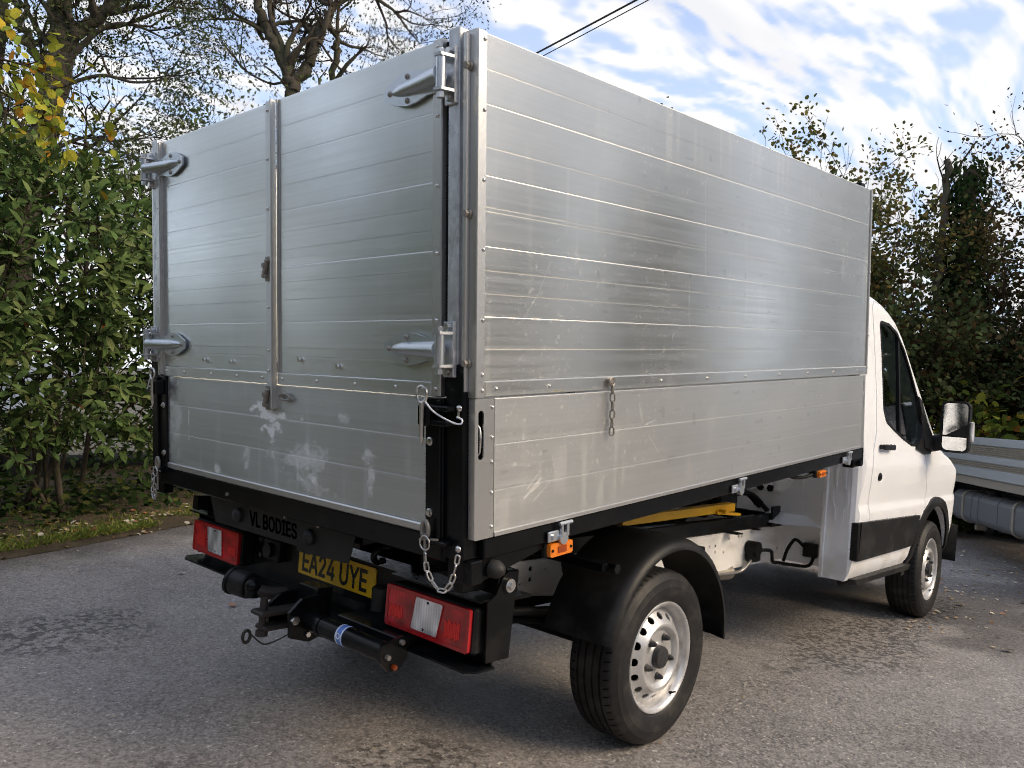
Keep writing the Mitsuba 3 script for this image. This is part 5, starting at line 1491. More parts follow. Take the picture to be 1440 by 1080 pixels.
def tree(key, label, limbs, seed, leaf_n, leaf_size, cols, wts=None, group=None, tmpl=SMALL, depth=3, twig_len=1.3, spread=0.75, mat='mat_leaf', spots=(4, 9), extra=None, hang=0.0, up=0.15, scatter=0.22):
    """limbs: hand-placed paths [(points, r0, r1)]; side branches and twigs grow from them; leaves sit along the twigs"""
    r = np.random.default_rng(seed)
    segs, tips = [], []
    for pts, r0, r1, br in limbs:
        path = curve(pts, max(12, 6 * len(pts)))
        path = path + 0.03 * (r0 > 0.1) * r.standard_normal(path.shape)
        segs.append((path, 0.62 * np.linspace(r0, r1, len(path)), 9))
        for b in range(br):
            i = r.integers(int(len(path) * 0.25), len(path))
            dirn = unit(path[min(i + 1, len(path) - 1)] - path[max(i - 1, 0)])
            nd = unit(dirn * 0.5 + spread * rand_dir(1, r)[0] + np.array([0, 0, up]))
            rb = max(0.008, min(0.5 * np.interp(i, [0, len(path) - 1], [r0, r1]), 0.06))
            grow(path[i], nd, twig_len * r.uniform(0.7, 1.3), rb, depth - 1, r, segs, tips, spread, up, 0.72, (2, 3), 0.2, 0.003)
    big = [s for s in segs if s[1][0] > 0.03]
    small = [s for s in segs if s[1][0] <= 0.03]
    leaves = None
    if tips and leaf_n:
        tp = np.array([t[0] for t in tips])
        td = np.array([t[1] for t in tips])
        ix = r.integers(0, len(tp), leaf_n)
        clump = meshkit.fbm(tp * 0.9, 2, seed=seed)[ix]
        ok = clump > 0.36
        ix = ix[ok]
        p = tp[ix] + scatter * r.standard_normal((len(ix), 3))
        ax = unit(td[ix] + 0.9 * rand_dir(len(ix), r) + np.array([0, 0, -hang]))
        nr = unit(np.array([0, 0, 1.0]) + 0.8 * rand_dir(len(ix), r))
        leaves = (leaf_batch(tmpl, p, ax, nr, leaf_size * r.uniform(0.6, 1.25, len(ix)), pick(cols, len(ix), r, wts), r), mat)
    plant(key, label, 'tree' if big else 'bramble', limb_mesh(big) if big else None, leaves, group, limb_mesh(small) if small else None)


DARKG = [(0.060, 0.085, 0.033), (0.080, 0.105, 0.044), (0.048, 0.066, 0.028), (0.108, 0.118, 0.052)]
# big tree at the left, thick leaning trunk
tree('large_tree', 'big tree behind the laurels with a thick leaning trunk and long bare side limb', [
    ([(2.2, 11.9, 0.0), (2.3, 11.85, 2.5), (2.45, 11.8, 4.6), (2.63, 11.66, 6.18), (2.56, 11.71, 7.21), (2.65, 11.65, 9.0)], 0.42, 0.24, 12),
    ([(2.62, 11.66, 6.3), (2.85, 11.4, 6.8), (3.25, 11.0, 7.4), (3.6, 10.7, 8.4)], 0.20, 0.08, 10),
    ([(2.62, 11.6, 6.1), (3.0, 11.2, 6.75), (3.35, 10.85, 6.9), (3.75, 10.45, 6.72)], 0.09, 0.02, 10),
    ([(2.5, 11.5, 5.7), (2.97, 10.9, 5.95), (3.3, 10.4, 5.85), (3.6, 10.0, 5.92), (3.85, 9.75, 6.15)], 0.055, 0.012, 4),
    ([(2.55, 11.7, 6.0), (2.25, 11.9, 6.4), (2.0, 12.0, 7.0), (1.8, 12.2, 8.0)], 0.13, 0.05, 8),
    ([(2.45, 11.8, 4.6), (2.9, 11.3, 5.0), (3.3, 10.9, 5.0), (3.7, 10.6, 5.2)], 0.06, 0.012, 12),
    ([(2.45, 11.8, 4.9), (2.0, 11.8, 5.2), (1.6, 11.8, 5.3), (1.2, 11.9, 5.6)], 0.06, 0.012, 10),
], 31, 27000, 0.066, DARKG, depth=3, twig_len=0.95, hang=0.5)
tree('slender_tree', 'straight trunk at the upper left corner beside the big leaning tree', [
    ([(2.15, 13.1, 0.0), (2.12, 13.0, 3.5), (2.09, 12.97, 6.65), (2.07, 12.96, 9.0)], 0.20, 0.12, 6)], 32, 1500, 0.085, DARKG, depth=3, twig_len=1.0)
tree('forked_tree', 'thin-leaved tree with a forked trunk rising behind the left rear door', [
    ([(5.75, 9.75, 0.0), (5.78, 9.74, 3.0), (5.74, 9.78, 5.9), (5.71, 9.80, 6.37), (5.60, 9.9, 6.8), (5.38, 10.13, 7.32), (5.19, 10.32, 7.92), (5.0, 10.5, 9.2)], 0.27, 0.09, 9),
    ([(5.73, 9.78, 6.40), (5.86, 9.62, 7.01), (5.99, 9.46, 7.52), (6.05, 9.4, 7.85), (6.06, 9.40, 8.4)], 0.165, 0.08, 8),
    ([(6.02, 9.44, 7.75), (6.22, 9.20, 8.05), (6.5, 8.89, 8.12), (6.72, 8.65, 7.98), (6.85, 8.52, 7.84), (7.04, 8.33, 7.51)], 0.085, 0.014, 7),
    ([(6.80, 8.57, 7.86), (6.95, 8.42, 7.93), (7.12, 8.24, 7.86), (7.3, 8.05, 7.75)], 0.035, 0.006, 4),
    ([(5.68, 9.84, 6.6), (5.51, 9.99, 7.22), (5.35, 10.14, 7.69), (5.3, 10.19, 8.6)], 0.10, 0.05, 6),
    ([(5.6, 9.93, 6.55), (5.42, 10.1, 6.5), (5.1, 10.42, 6.7), (4.94, 10.58, 6.95), (4.7, 10.8, 7.3)], 0.04, 0.008, 7),
    ([(5.38, 10.13, 7.32), (5.0, 10.4, 7.5), (4.6, 10.7, 7.45), (4.2, 11.0, 7.3)], 0.05, 0.01, 8),
    ([(5.95, 9.5, 7.3), (6.15, 9.3, 6.95), (6.4, 9.1, 6.75), (6.65, 8.9, 6.8)], 0.035, 0.008, 7),
], 33, 9500, 0.056, [(0.050, 0.060, 0.028), (0.070, 0.075, 0.035), (0.040, 0.046, 0.022)], depth=3, twig_len=0.72, hang=0.3, scatter=0.16)
tree('broken_tree', 'short broken stump of a trunk right of the forked tree', [([(6.5, 9.75, 0.0), (6.48, 9.73, 4.0), (6.45, 9.72, 7.0), (6.41, 9.74, 7.5)], 0.12, 0.085, 5)], 34, 700, 0.065, DARKG, depth=3, twig_len=0.7)
for i, (lab, x, y, hh, nl, sd) in enumerate([('dense leafy tree showing between the big leaning tree and the hedge', 2.6, 9.0, 4.8, 6500, 41), ('leafy tree whose top shows over the left end of the rear doors', 4.6, 9.2, 5.6, 6500, 42), ('green tree at the far left behind the yellowing branch', 0.2, 10.0, 4.3, 5000, 43)]):
    r = np.random.default_rng(sd)
    lim = [([(x, y, 0), (x + 0.1, y, 1.5), (x, y + 0.1, hh * 0.6)], 0.10, 0.05, 6)]
    for a in range(7):
        an = a * 2.4
        lim.append(([(x, y, hh * (0.2 + 0.06 * a)), (x + 0.6 * math.cos(an), y + 0.6 * math.sin(an), hh * (0.45 + 0.05 * a)), (x + 1.2 * math.cos(an), y + 1.2 * math.sin(an), hh * (0.62 + 0.05 * a))], 0.045, 0.01, 9))
    tree('leafy_tree' + ('' if i == 0 else f'_{i:03d}'), lab, lim, sd, int(nl * 0.75), 0.085, DARKG + [(0.085, 0.105, 0.035), (0.10, 0.12, 0.045)], depth=3, twig_len=0.8, group='leafy trees behind the laurels')

# yellowing lime branch hanging in at the upper left
r = np.random.default_rng(51)
YEL = [(0.34, 0.36, 0.050), (0.44, 0.41, 0.055), (0.23, 0.30, 0.055), (0.52, 0.38, 0.045), (0.52, 0.25, 0.04)]
lime = [([(-0.9, 5.6, 0.0), (-0.8, 5.5, 2.0), (-0.5, 5.45, 3.3), (-0.2, 5.35, 3.75)], 0.06, 0.03, 3),
        ([(-0.3, 5.4, 3.6), (0.1, 5.25, 3.85), (0.45, 5.1, 3.86), (0.85, 4.95, 3.72)], 0.022, 0.006, 9),
        ([(-0.3, 5.4, 3.5), (0.0, 5.3, 3.68), (0.4, 5.15, 3.55), (0.7, 5.05, 3.35)], 0.018, 0.006, 9),
        ([(-0.4, 5.4, 3.5), (-0.2, 5.3, 4.05), (0.05, 5.2, 4.3)], 0.018, 0.006, 8)]
tree('lime_tree', 'young tree with round yellow and lime green leaves over the laurels', lime, 52, 480, 0.098, YEL, [0.3, 0.2, 0.3, 0.13, 0.07], tmpl=BROAD, depth=2, twig_len=0.32, scatter=0.08, up=0.05, hang=0.6)

# ---- the end of the yard on the right
OLIVE = [(0.090, 0.108, 0.036), (0.12, 0.13, 0.042), (0.16, 0.15, 0.048), (0.068, 0.078, 0.030), (0.17, 0.12, 0.042)]


def thicket(key, label, x, y, ht, rad, seed, n_stem, nl, size, cols, category='shrub', group=None, tmpl=BROAD, wts=None, dens=8, mat='mat_leaf', twig=0.75, scatter=0.11):
    r = np.random.default_rng(seed)
    segs, tips = [], []
    for i in range(n_stem):
        a, q = r.uniform(0, 2 * PI), rad * math.sqrt(r.uniform(0, 1))
        b = np.array([x + 0.35 * q * math.cos(a), y + 0.35 * q * math.sin(a), -0.05])
        top = np.array([x + q * math.cos(a), y + q * math.sin(a), ht * r.uniform(0.68, 1.0) * (1 - 0.22 * (q / rad) ** 2)])
        path = curve([b, 0.5 * (b + top) + r.normal(0, 0.14, 3), top], 14)
        segs.append((path, np.linspace(r.uniform(0.014, 0.030), 0.004, len(path)), 9))
        for k in range(dens):
            ii = r.integers(3, len(path))
            grow(path[ii], unit(rand_dir(1, r)[0] + [0, 0, 0.35]), twig * r.uniform(0.6, 1.3), 0.008, 1, r, segs, tips, 0.7, 0.2, 0.7, (2, 3), 0.2, 0.0034)
        for q2 in path[5:]:
            tips.append((q2, np.array([0, 0, 1.0])))
    tp, td = np.array([t[0] for t in tips]), np.array([t[1] for t in tips])
    ix = r.integers(0, len(tp), nl)
    ix = ix[meshkit.fbm(tp * 0.9, 2, seed=seed)[ix] > 0.37]
    p = tp[ix] + scatter * r.standard_normal((len(ix), 3))
    p[:, 2] = np.maximum(p[:, 2], 0.05)
    ax = unit(td[ix] + 0.9 * rand_dir(len(ix), r))
    nr = unit(np.array([0, 0, 1.0]) + 0.8 * rand_dir(len(ix), r))
    lv = (leaf_batch(tmpl, p, ax, nr, size * r.uniform(0.6, 1.25, len(ix)), pick(cols, len(ix), r, wts), r), mat)
    tag(key, label, category, group)
    scene[key + '__stem'] = ply(limb_mesh(segs), 'mat_twig', smooth=True)
    labels[key + '__stem'] = {'kind': 'stuff'}
    scene[key + '__foliage'] = ply(lv[0][0], mat, smooth=False, color=lv[0][1])
    labels[key + '__foliage'] = {'kind': 'stuff'}


thicket('hazel_shrub', 'tall olive and yellow shrub with bare twig tops right above the cab roof', 11.9, 2.6, 6.3, 1.6, 61, 30, 26000, 0.07, OLIVE)
thicket('hazel_shrub_001', 'tall thin-leaved shrub seen over the front end of the cage body', 10.2, 4.9, 5.9, 1.5, 62, 18, 11000, 0.07, OLIVE)
thicket('hazel_shrub_002', 'open reddish-brown shrub right of the ivy-covered trunk', 13.4, -0.2, 6.3, 1.7, 63, 28, 24000, 0.065, [(0.085, 0.080, 0.035), (0.12, 0.092, 0.045), (0.070, 0.076, 0.032), (0.15, 0.10, 0.05)])
thicket('hazel_shrub_003', 'dark shrub at the right edge above the flatbed truck', 13.0, -1.9, 6.3, 1.7, 64, 24, 19000, 0.07, DARKG)
thicket('hazel_shrub_004', 'dense dark shrub directly behind the cab windscreen', 11.4, 1.5, 3.5, 1.5, 65, 24, 19000, 0.08, DARKG + [(0.06, 0.04, 0.02)])
thicket('hazel_shrub_005', 'dense dark shrub at the foot of the ivy-covered trunk', 12.3, 0.2, 3.3, 1.5, 66, 24, 19000, 0.08, DARKG + [(0.065, 0.045, 0.022)])
thicket('hazel_shrub_006', 'dark green bush low down at the right edge', 12.3, -1.6, 3.2, 1.5, 67, 24, 17000, 0.08, DARKG)
thicket('yellow_leaf_shrub', 'low shrub with large yellow and green leaves behind the flatbed truck', 11.25, 0.15, 1.95, 0.75, 68, 16, 1300, 0.125, [(0.20, 0.22, 0.035), (0.13, 0.17, 0.03), (0.08, 0.12, 0.03), (0.34, 0.27, 0.04), (0.28, 0.13, 0.03)], wts=[0.16, 0.30, 0.42, 0.08, 0.04], twig=0.4, scatter=0.1)
tree('dead_tree', 'bare grey topless trunk with a snapped limb standing behind the cab', [([(12.45, 1.22, 0.0), (12.42, 1.2, 2.0), (12.40, 1.19, 3.5), (12.39, 1.17, 4.53), (12.36, 1.16, 5.74)], 0.12, 0.085, 1),
     ([(12.36, 1.16, 5.2), (12.40, 1.12, 5.36), (12.52, 1.0, 5.70), (12.66, 0.84, 6.06)], 0.035, 0.022, 1)], 71, 0, 0.08, DARKG, depth=2, twig_len=0.6)
# trunk wrapped in ivy
r = np.random.default_rng(72)
trunk = tube(curve([(12.75, 0.92, 0), (12.68, 0.9, 3.1), (12.66, 0.89, 4.3), (12.63, 0.88, 5.6)], 20), np.linspace(0.13, 0.07, 20)[:len(curve([(12.75, 0.92, 0), (12.68, 0.9, 3.1), (12.66, 0.89, 4.3), (12.63, 0.88, 5.6)], 20))] if False else 0.11, 10)
nI = 4200
zz = r.uniform(0.3, 5.75, nI)
aa = r.uniform(0, 2 * PI, nI)
rad = 0.16 + 0.20 * r.random(nI) * (0.4 + 1.2 * meshkit.fbm(np.stack([zz * 1.5, np.cos(aa), np.sin(aa)], -1), 2, seed=5))
pI = np.stack([12.68 + rad * np.cos(aa), 0.9 + rad * np.sin(aa), zz], 1)
oI = np.stack([np.cos(aa), np.sin(aa), 0 * aa], 1)
lv = leaf_batch(BROAD, pI, unit(oI * 0.4 + np.array([0, 0, -0.8]) + 0.5 * rand_dir(nI, r)), unit(oI + 0.4 * rand_dir(nI, r)), 0.085 * r.uniform(0.6, 1.2, nI), pick([(0.022, 0.040, 0.014), (0.032, 0.055, 0.020), (0.045, 0.065, 0.025)], nI, r), r)
tag('ivy_tree', 'dead trunk thickly wrapped in dark ivy', 'tree')
scene['ivy_tree__trunk'] = ply(trunk, 'mat_bark', smooth=True)
scene['ivy_tree__ivy'] = ply(lv[0], 'mat_leaf', smooth=False, color=lv[1])
labels['ivy_tree__ivy'] = {'kind': 'stuff'}
# arching bramble canes above it
tree('bramble', 'long bare arching canes above the flatbed truck at the right', [
    ([(13.2, -0.6, 1.0), (12.9, -0.1, 4.6), (12.75, 0.15, 5.9), (12.5, 0.45, 6.08), (12.3, 0.68, 5.95)], 0.02, 0.006, 5),
    ([(13.4, -0.9, 1.2), (13.2, -0.5, 5.2), (12.9, -0.1, 6.0), (12.6, 0.3, 5.6), (12.5, 0.5, 5.2)], 0.018, 0.006, 5),
    ([(13.3, -1.2, 1.2), (13.1, -0.7, 5.6), (13.0, -0.4, 6.5), (12.95, -0.3, 6.9)], 0.018, 0.005, 6),
    ([(13.1, 0.2, 1.2), (12.95, 0.1, 4.0), (12.8, 0.2, 4.9), (12.6, 0.55, 5.1), (12.5, 0.8, 4.9)], 0.016, 0.005, 6)], 73, 500, 0.075, [(0.06, 0.055, 0.028), (0.05, 0.05, 0.025)], depth=2, twig_len=0.5)

# ---- undergrowth, grass, leaf litter
r = np.random.default_rng(81)
n = 8200
t, d = r.uniform(-6, 9, n), r.beta(1.6, 2.6, n) * 2.2 + 0.26
z = 0.06 + r.random(n) ** 1.6 * np.where((t > 0.7) & (t < 2.3), 0.5, 1.0) * (0.22 + 0.62 * meshkit.fbm(np.stack([t * 1.2, d, 0 * t], -1), 2, seed=4))
p = np.concatenate([V0 + VD * t[:, None] + VN * d[:, None], z[:, None]], 1)
lv = leaf_batch(BROAD, p, unit(rand_dir(n, r) * [1, 1, 0.4]), unit(np.array([0, 0, 1.0]) + 0.7 * rand_dir(n, r)), r.uniform(0.04, 0.085, n), pick([(0.035, 0.065, 0.02), (0.05, 0.085, 0.028), (0.03, 0.048, 0.018), (0.09, 0.10, 0.03)], n, r), r)
scene['undergrowth'] = ply(lv[0], 'mat_leaf', smooth=False, color=lv[1])
tag('undergrowth', 'ivy and low plants under the laurels', None, kind='stuff')
n = 34000
t, d = r.uniform(-5, 8, n), np.abs(r.normal(0.25, 0.30, n)) + 0.0
keep = meshkit.fbm(np.stack([t * 1.4, d * 2.5, 0 * t], -1), 2, seed=14) > 0.36
t, d = t[keep], d[keep]
n = len(t)
p = np.concatenate([V0 + VD * t[:, None] + VN * d[:, None], np.full((n, 1), 0.035)], 1)
BLADE = (np.array([[0, -0.06, 0], [0, 0.06, 0], [0.6, 0, 0.10], [1, 0, 0.0]]) * [1, 1, 1], np.array([[0, 1, 2], [2, 1, 3]]))
lv = leaf_batch(BLADE, p, unit(rand_dir(n, r) * [1, 1, 0] + np.array([0, 0, 0.8])), rand_dir(n, r), r.uniform(0.035, 0.10, n), pick([(0.19, 0.25, 0.05), (0.25, 0.28, 0.06), (0.13, 0.19, 0.04), (0.30, 0.28, 0.08)], n, r), r)
scene['grass'] = ply(lv[0], 'mat_leaf', smooth=False, color=lv[1])
tag('grass', 'short yellow-green grass along the verge', None, kind='stuff')

LIT = [(0.34, 0.24, 0.13), (0.46, 0.38, 0.26), (0.22, 0.13, 0.06), (0.50, 0.45, 0.36), (0.40, 0.16, 0.07)]
n = 1500
t, d = r.uniform(-5, 8, n), np.abs(r.normal(0.15, 0.45, n)) - 0.06
p = np.concatenate([V0 + VD * t[:, None] + VN * d[:, None], np.where(d > 0.1, 0.085, 0.012)[:, None]], 1)
a1 = (p, unit(rand_dir(n, r) * [1, 1, 0.2]), unit(np.array([0, 0, 1.0]) + 0.35 * rand_dir(n, r)), r.uniform(0.02, 0.055, n), pick(LIT, n, r))
n = 1500
s_ = r.beta(1.1, 2.0, n)
x = 4.2 + 6.5 * r.random(n)
y = -1.0 + 3.2 * (r.random(n) ** 1.3) * np.sign(r.random(n) - 0.32) * 0.9
ok = ~((x < 5.6) & (y > -0.9))
x, y = x[ok], y[ok]
n = len(x)
p2 = np.stack([x, y, np.full(n, 0.010)], 1)
a2 = (p2, unit(rand_dir(n, r) * [1, 1, 0.15]), unit(np.array([0, 0, 1.0]) + 0.3 * rand_dir(n, r)), r.uniform(0.012, 0.042, n), pick(LIT, n, r, [0.25, 0.3, 0.2, 0.2, 0.05]))
n = 700
x, y = r.uniform(-3.5, 5, n), r.uniform(-4.5, 4.0, n)
p3 = np.stack([x, y, np.full(n, 0.007)], 1)
a3 = (p3, unit(rand_dir(n, r) * [1, 1, 0.1]), unit(np.array([0, 0, 1.0]) + 0.2 * rand_dir(n, r)), r.uniform(0.006, 0.016, n), pick(LIT, n, r, [0.2, 0.3, 0.2, 0.28, 0.02]))
lv = merge([leaf_batch(BROAD, *q, r) for q in (a1, a2, a3)])
scene['leaf_litter'] = ply(lv[0], 'mat_litter', smooth=False, color=lv[1])
tag('leaf_litter', 'small pale fallen leaves and scraps scattered over the asphalt and verge', None, kind='stuff')
# the single leaves that show largest
FL = [(-0.62, 2.06, 0.085, 4, 'curled red-brown leaf lying on the asphalt at the left edge'), (0.85, 1.75, 0.06, 4, 'small reddish leaf on the asphalt left of the tow bar'), (0.95, 2.6, 0.05, 3, 'pale leaf scrap in the dark patch near the verge'), (4.35, -1.62, 0.075, 1, 'pale tan leaf on the asphalt in front of the front wheel'),
      (3.0, -1.95, 0.06, 4, 'orange leaf on the bare asphalt below the sill step'), (5.3, -1.55, 0.07, 1, 'pale leaf beside the dark damp band near the front wheel'), (5.55, -1.05, 0.07, 0, 'tan leaf against the front tyre'), (6.2, -1.3, 0.08, 4, 'orange leaf right of the front wheel'), (6.9, -1.5, 0.08, 3, 'whitish leaf at the right edge of the yard'), (1.15, -1.9, 0.045, 1, 'small yellow-white leaf right of the rear tyre')]
for i, (x, y, s, c, lab) in enumerate(FL):
    k = 'fallen_leaf' + ('' if i == 0 else f'_{i:03d}')
    a = r.uniform(0, 2 * PI)
    lv = leaf_batch(BROAD, np.array([[x, y, 0.012]]), np.array([[math.cos(a), math.sin(a), 0.12]]), np.array([[0.2, 0.1, 1.0]]), np.array([s]), np.array([LIT[c]]), r, 0.0)
    scene[k] = ply(lv[0], 'mat_litter', smooth=False, color=lv[1])
    tag(k, lab, 'leaf', 'larger fallen leaves on the asphalt')
# ------------------------------------------------------------------ second truck: grey dropside flatbed across the end of the yard
FT = 'flatbed_truck'
tag(FT, 'grey dropside flatbed truck parked nose-on beyond the front wheel, fuel tank showing', 'truck')
E1, N1 = np.array([0.816, 0.578]), np.array([0.578, -0.816])
MF2 = np.eye(4)
MF2[:3, 0], MF2[:3, 1], MF2[:3, 3] = [0.816, 0.578, 0], [0.578, -0.816, 0], [8.05, -0.70, 0]
MF2[:3, 2] = [0, 0, 1]
# local frame: x along the bed, y away from us, z up; bed face at y = 0
L0, L1 = -2.0, 3.4
zt2, zb2 = 1.34, 0.895
for a, b in ((0.895, 1.000), (1.066, 1.140), (1.252, 1.340)):
    for x0, x1 in ((L0, 1.45), (1.455, L1)):
        put(FT + '__side_plank', cat(box(x0, x1, 0.0, 0.03, a, b, 0.008)), 'mat_grey_alu', False, MF2)
for a, nj in ((1.0015, 6), (1.1415, 10)):
    for j in range(nj):
        put(FT + '__grooved_strip', box(L0, L1, 0.008 + 0.008 * (j % 2), 0.03, a + 0.0109 * j, a + 0.0109 * j + 0.0095, 0.003), 'mat_dirty_alu', False, MF2)
put(FT + '__bed_rail', box(L0, L1, 0.03, 0.12, zb2 - 0.095, zb2 - 0.004, 0.005), 'mat_dirty_alu', False, MF2)
put(FT + '__bed_floor', box(L0, L1, 0.035, 2.0, zb2 - 0.003, zb2 + 0.02, 0.003), 'mat_dirty_alu', False, MF2)
put(FT + '__side_plank', box(L0, L1, 1.97, 2.0, zb2 + 0.022, zt2, 0.006), 'mat_grey_alu', False, MF2)
for y in (0.55, 1.45):
    put(FT + '__chassis_rail', box(L0, L1, y - 0.04, y + 0.04, 0.56, 0.76, 0.004), 'mat_black_flat', False, MF2)
put(FT + '__underbody', box(L0, L1, 0.62, 1.38, 0.50, 0.74, 0.01), 'mat_void', False, MF2)
def tank_section(g):
    return rrect(0.14 + g, 0.56 - g, 0.34 + g, 0.70 - g, 0.09 - g * 0.5, 8)


tank = cat(prism(tank_section(0.0), 'x', -0.75, 1.40), prism(tank_section(0.02), 'x', 1.4002, 1.435), prism(tank_section(0.012), 'x', -0.79, -0.7502),
           [prism(tank_section(-0.006), 'x', xx, xx + 0.05) for xx in (-0.45, 0.25, 0.72, 0.90)])
put(FT + '__fuel_tank', tank, 'mat_tank', 32, MF2)
for x in (1.12, -0.1):
    put(FT + '__tank_strap', prism(tank_section(-0.012).difference(tank_section(-0.001)), 'x', x - 0.022, x + 0.022), 'mat_dirty_alu', 30, MF2)
put(FT + '__filler_cap', cat(cyl((0.55, 0.25, 0.69), (0.55, 0.22, 0.745), 0.055, 20), cyl((0.55, 0.22, 0.74), (0.55, 0.215, 0.76), 0.06, 20)), 'mat_plastic', 30, MF2)
put(FT + '__tank_bracket', cat(box(1.50, 1.66, 0.25, 0.52, 0.50, 0.53, 0.004), box(1.54, 1.58, 0.26, 0.30, 0.44, 0.66, 0.004), box(1.08, 1.12, 0.28, 0.40, 0.25, 0.32, 0.01)), 'mat_dirty_alu', False, MF2)
tw = lathe([(0.20, -0.11), (0.31, -0.12), (0.355, -0.09), (0.365, 0), (0.355, 0.09), (0.31, 0.12), (0.20, 0.11)], (0, 0, 0), (0, 1, 0), 48, closed=True)
rw = lathe([(0.21, -0.09), (0.19, -0.08), (0.185, 0.0), (0.10, 0.02), (0.06, -0.02), (0, -0.02)], (0, 0, 0), (0, 1, 0), 40)
for i, (x, y) in enumerate(((2.45, 0.30), (2.45, 1.75))):
    wk = FT + '__wheel' + ('' if i == 0 else f'_{i:03d}')
    put(wk + '__tyre', tw, 'mat_rubber', 30, MF2 @ shift(x, y, 0.365))
    put(wk + '__rim', rw, 'mat_rim', 30, MF2 @ shift(x, y, 0.365))
put(FT + '__rear_panel', box(L1 + 0.005, L1 + 0.03, 0.0, 2.0, zb2, zt2, 0.004), 'mat_grey_alu', False, MF2)

# ------------------------------------------------------------------ pale car glimpsed through the laurel stems
PC = 'parked_car'
tag(PC, 'pale silver car glimpsed through the laurel stems beyond the verge', 'car')
CM = np.eye(4)
CM[:3, :3] = rot((0, 0, 1), 20)[:3, :3]
CM[:3, 3] = [2.3, 8.6, 0.0]
prof = Polygon([(-2.1, 0.30), (-2.12, 0.62), (-1.95, 0.78), (-1.1, 0.92), (-0.55, 1.36), (0.9, 1.40), (1.6, 1.02), (2.05, 0.95), (2.1, 0.35)]).buffer(-0.06).buffer(0.06)
put(PC + '__body', prism(prof.difference(Point(-1.3, 0.3).buffer(0.36)).difference(Point(1.3, 0.3).buffer(0.36)), 'y', -0.85, 0.85), 'mat_silver_paint', 30, CM)
put(PC + '__side_window', prism(Polygon([(-0.95, 0.95), (-0.50, 1.30), (0.85, 1.33), (1.35, 1.0)]), 'y', -0.856, -0.8505), 'mat_black', False, CM)
for i, x in enumerate((-1.3, 1.3)):
    put(PC + '__wheel' + ('' if i == 0 else '_001'), lathe([(0, -0.09), (0.20, -0.10), (0.21, -0.11), (0.30, -0.11), (0.32, -0.08), (0.32, 0.08), (0.3, 0.1), (0, 0.1)], (x, -0.76, 0.32), (0, 1, 0), 32), 'mat_rubber', 30, CM)
far_yard = sheet(np.linspace(-14, 16, 16), np.linspace(0, 9, 8), lambda X, Y: 0 * X)
fv = np.array(far_yard.vertices)
fv = np.stack([*(V0[:, None] + VD[:, None] * fv[:, 0] + VN[:, None] * (fv[:, 1] + 3.6)), 0.012 + 0 * fv[:, 0]], 1)
scene['car_park'] = ply(trimesh.Trimesh(fv, far_yard.faces, process=False), P((0.24, 0.235, 0.22), 0.8), smooth=False)
labels['car_park'] = {'label': 'pale hard standing beyond the laurel hedge', 'kind': 'structure'}

# ------------------------------------------------------------------ two overhead wires
for i, (a, b, rr) in enumerate((((7.46, 7.06, 6.5), (6.15, 1.55, 6.5), 0.013), ((7.56, 7.05, 6.47), (6.20, 1.50, 6.47), 0.007))):
    a, b = np.array(a), np.array(b)
    d = (b - a) / np.linalg.norm(b - a)
    A, B = a - d * 14, b + d * 22
    t = np.linspace(0, 1, 60)[:, None]
    path = A + (B - A) * t
    path[:, 2] += 0.25 * (4 * (t[:, 0] - 0.5) ** 2) - 0.0
    k = 'overhead_wire' + ('' if i == 0 else '_001')
    scene[k] = ply(tube(path, rr, 6), 'mat_cable', smooth=True)
    tag(k, 'thicker upper overhead wire crossing the sky above the cage body' if i == 0 else 'thinner lower overhead wire crossing the sky above the cage body', 'wire', 'overhead wires')

# ------------------------------------------------------------------ white van beside the yard: it shows mirrored in the cab's window and the metal
PV = 'parked_van'
tag(PV, 'white van mirrored in the side window of the tipper cab', 'van')
VM = np.eye(4)
VM[:3, :3] = rot((0, 0, 1), 172)[:3, :3]
VM[:3, 3] = [12.6, -3.9, 0.0]
vp = Polygon([(-2.6, 0.35), (-2.6, 2.2), (0.9, 2.25), (1.55, 1.45), (2.35, 1.15), (2.5, 0.95), (2.5, 0.35)]).buffer(-0.1).buffer(0.1)
put(PV + '__body', prism(vp.difference(Point(-1.6, 0.33).buffer(0.40)).difference(Point(1.6, 0.33).buffer(0.40)), 'y', -0.95, 0.95), 'mat_white', 30, VM)
for y0, y1 in ((-0.957, -0.9505), (0.9505, 0.957)):
    put(PV + '__side_window', prism(Polygon([(0.05, 1.30), (0.05, 1.95), (0.75, 1.97), (1.28, 1.36)]).buffer(0.03), 'y', y0, y1), 'mat_black', False, VM)
put(PV + '__windscreen', hullm([(0.96, -0.8, 2.17), (0.96, 0.8, 2.17), (1.52, -0.85, 1.50), (1.52, 0.85, 1.50), (0.99, -0.8, 2.19), (0.99, 0.8, 2.19), (1.55, -0.85, 1.52), (1.55, 0.85, 1.52)]), 'mat_black', False, VM)
for i, (x, y) in enumerate(((-1.6, -0.84), (1.6, -0.84), (-1.6, 0.84), (1.6, 0.84))):
    put(PV + '__wheel' + ('' if i == 0 else f'_{i:03d}'), lathe([(0, -0.10), (0.20, -0.10), (0.21, -0.11), (0.32, -0.11), (0.34, -0.08), (0.34, 0.08), (0.32, 0.1), (0, 0.1)], (x, y, 0.345), (0, 1, 0), 32), 'mat_rubber', 30, VM)

# ------------------------------------------------------------------ woodland round the rest of the yard (it shows in the metal and the glass)
r = np.random.default_rng(91)
bt, trk = [], []


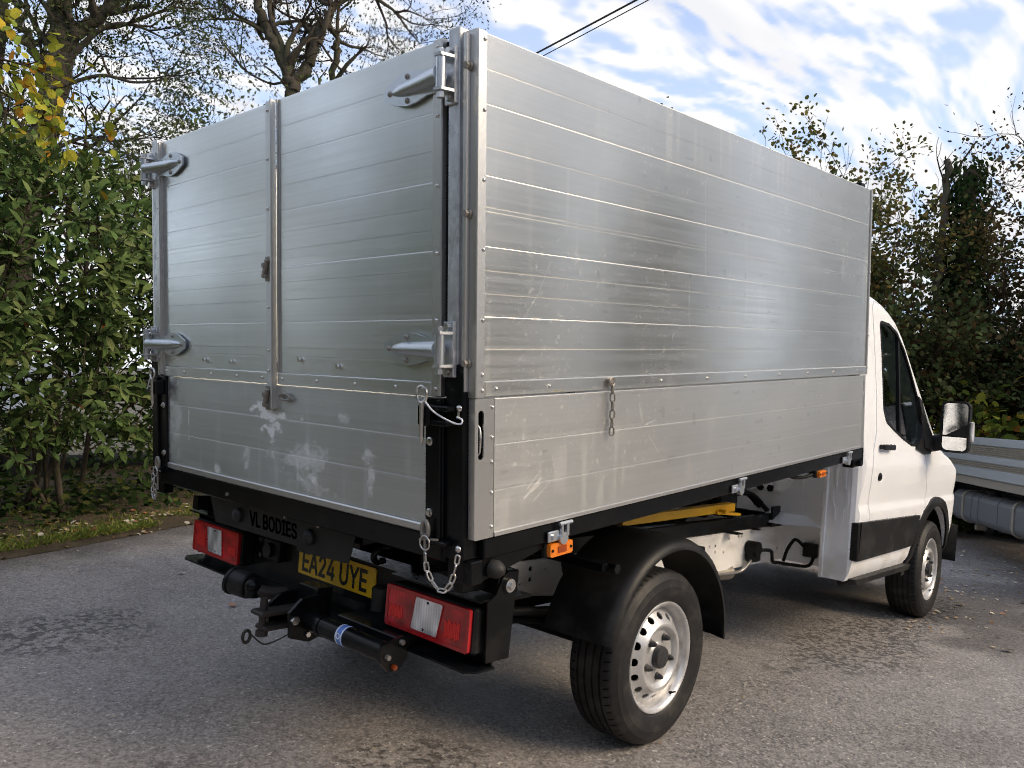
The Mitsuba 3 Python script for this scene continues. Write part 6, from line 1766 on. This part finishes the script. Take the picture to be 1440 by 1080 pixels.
def belt_tree(c, ht, wid, m=420):
    u = rand_dir(m, r) * (r.random((m, 1)) ** 0.4)
    p = np.array([*c, 0]) + u * [wid, wid, ht * 0.46] + [0, 0, ht * 0.54]
    bt.append(leaf_batch(BROAD, p, rand_dir(m, r), rand_dir(m, r), r.uniform(0.35, 0.8, m), pick(DARKG + OLIVE, m, r), r))
    trk.append(tube(np.array([[*c, -0.3], [*c, ht * 0.7]]), [0.2, 0.1], 6))


for i in range(36):
    an = math.radians(140 + 160 * i / 40 + r.uniform(-2, 2))
    R = r.uniform(15, 21)
    belt_tree((1.0 + R * math.cos(an), -1.0 + R * math.sin(an)), r.uniform(4.5, 8.5), r.uniform(1.6, 2.6))
# beyond the yard's open right side the trees stand apart
for x, y, ht, wid in ((16.6, -12.0, 10.0, 1.0), (17.3, -10.9, 9.0, 0.9), (18.6, -7.6, 10.0, 0.6), (14.6, -14.2, 9.0, 0.8), (13.2, -15.6, 8.0, 1.0), (20.5, -5.6, 10.0, 0.9), (10.0, -19.0, 9.0, 1.6)):
    belt_tree((x, y), ht, wid)
for i in range(16):
    belt_tree((4.0 + 1.7 * i, -18.5 + 0.75 * i), r.uniform(1.6, 2.6), 1.2, 160)
# the laurel hedge goes on along the verge behind the camera
for i in range(22):
    c = vpt(-3.6 - 0.75 * i, 1.2)
    m = 900
    u = rand_dir(m, r) * (r.random((m, 1)) ** 0.3)
    p = np.array([*c, 0]) + u * [0.8, 0.8, 1.75] + [0, 0, 1.8]
    bt.append(leaf_batch(BROAD, p, rand_dir(m, r), rand_dir(m, r), r.uniform(0.12, 0.25, m), pick(LCOL, m, r), r))
for i in range(4, 9):
    belt_tree(vpt(-5.0 - 2.2 * i, 5.0 + r.uniform(-1, 1)), r.uniform(6, 9), r.uniform(1.4, 2.2))
mm, cc = merge(bt)
scene['woodland__crown'] = ply(mm, 'mat_leaf', smooth=False, color=cc)
scene['woodland__trunk'] = ply(cat(trk), 'mat_bark', smooth=True)
tag('woodland', 'belt of trees round the other sides of the yard', None, kind='stuff')
labels['woodland__crown'] = {'kind': 'stuff'}
labels['woodland__trunk'] = {'kind': 'stuff'}
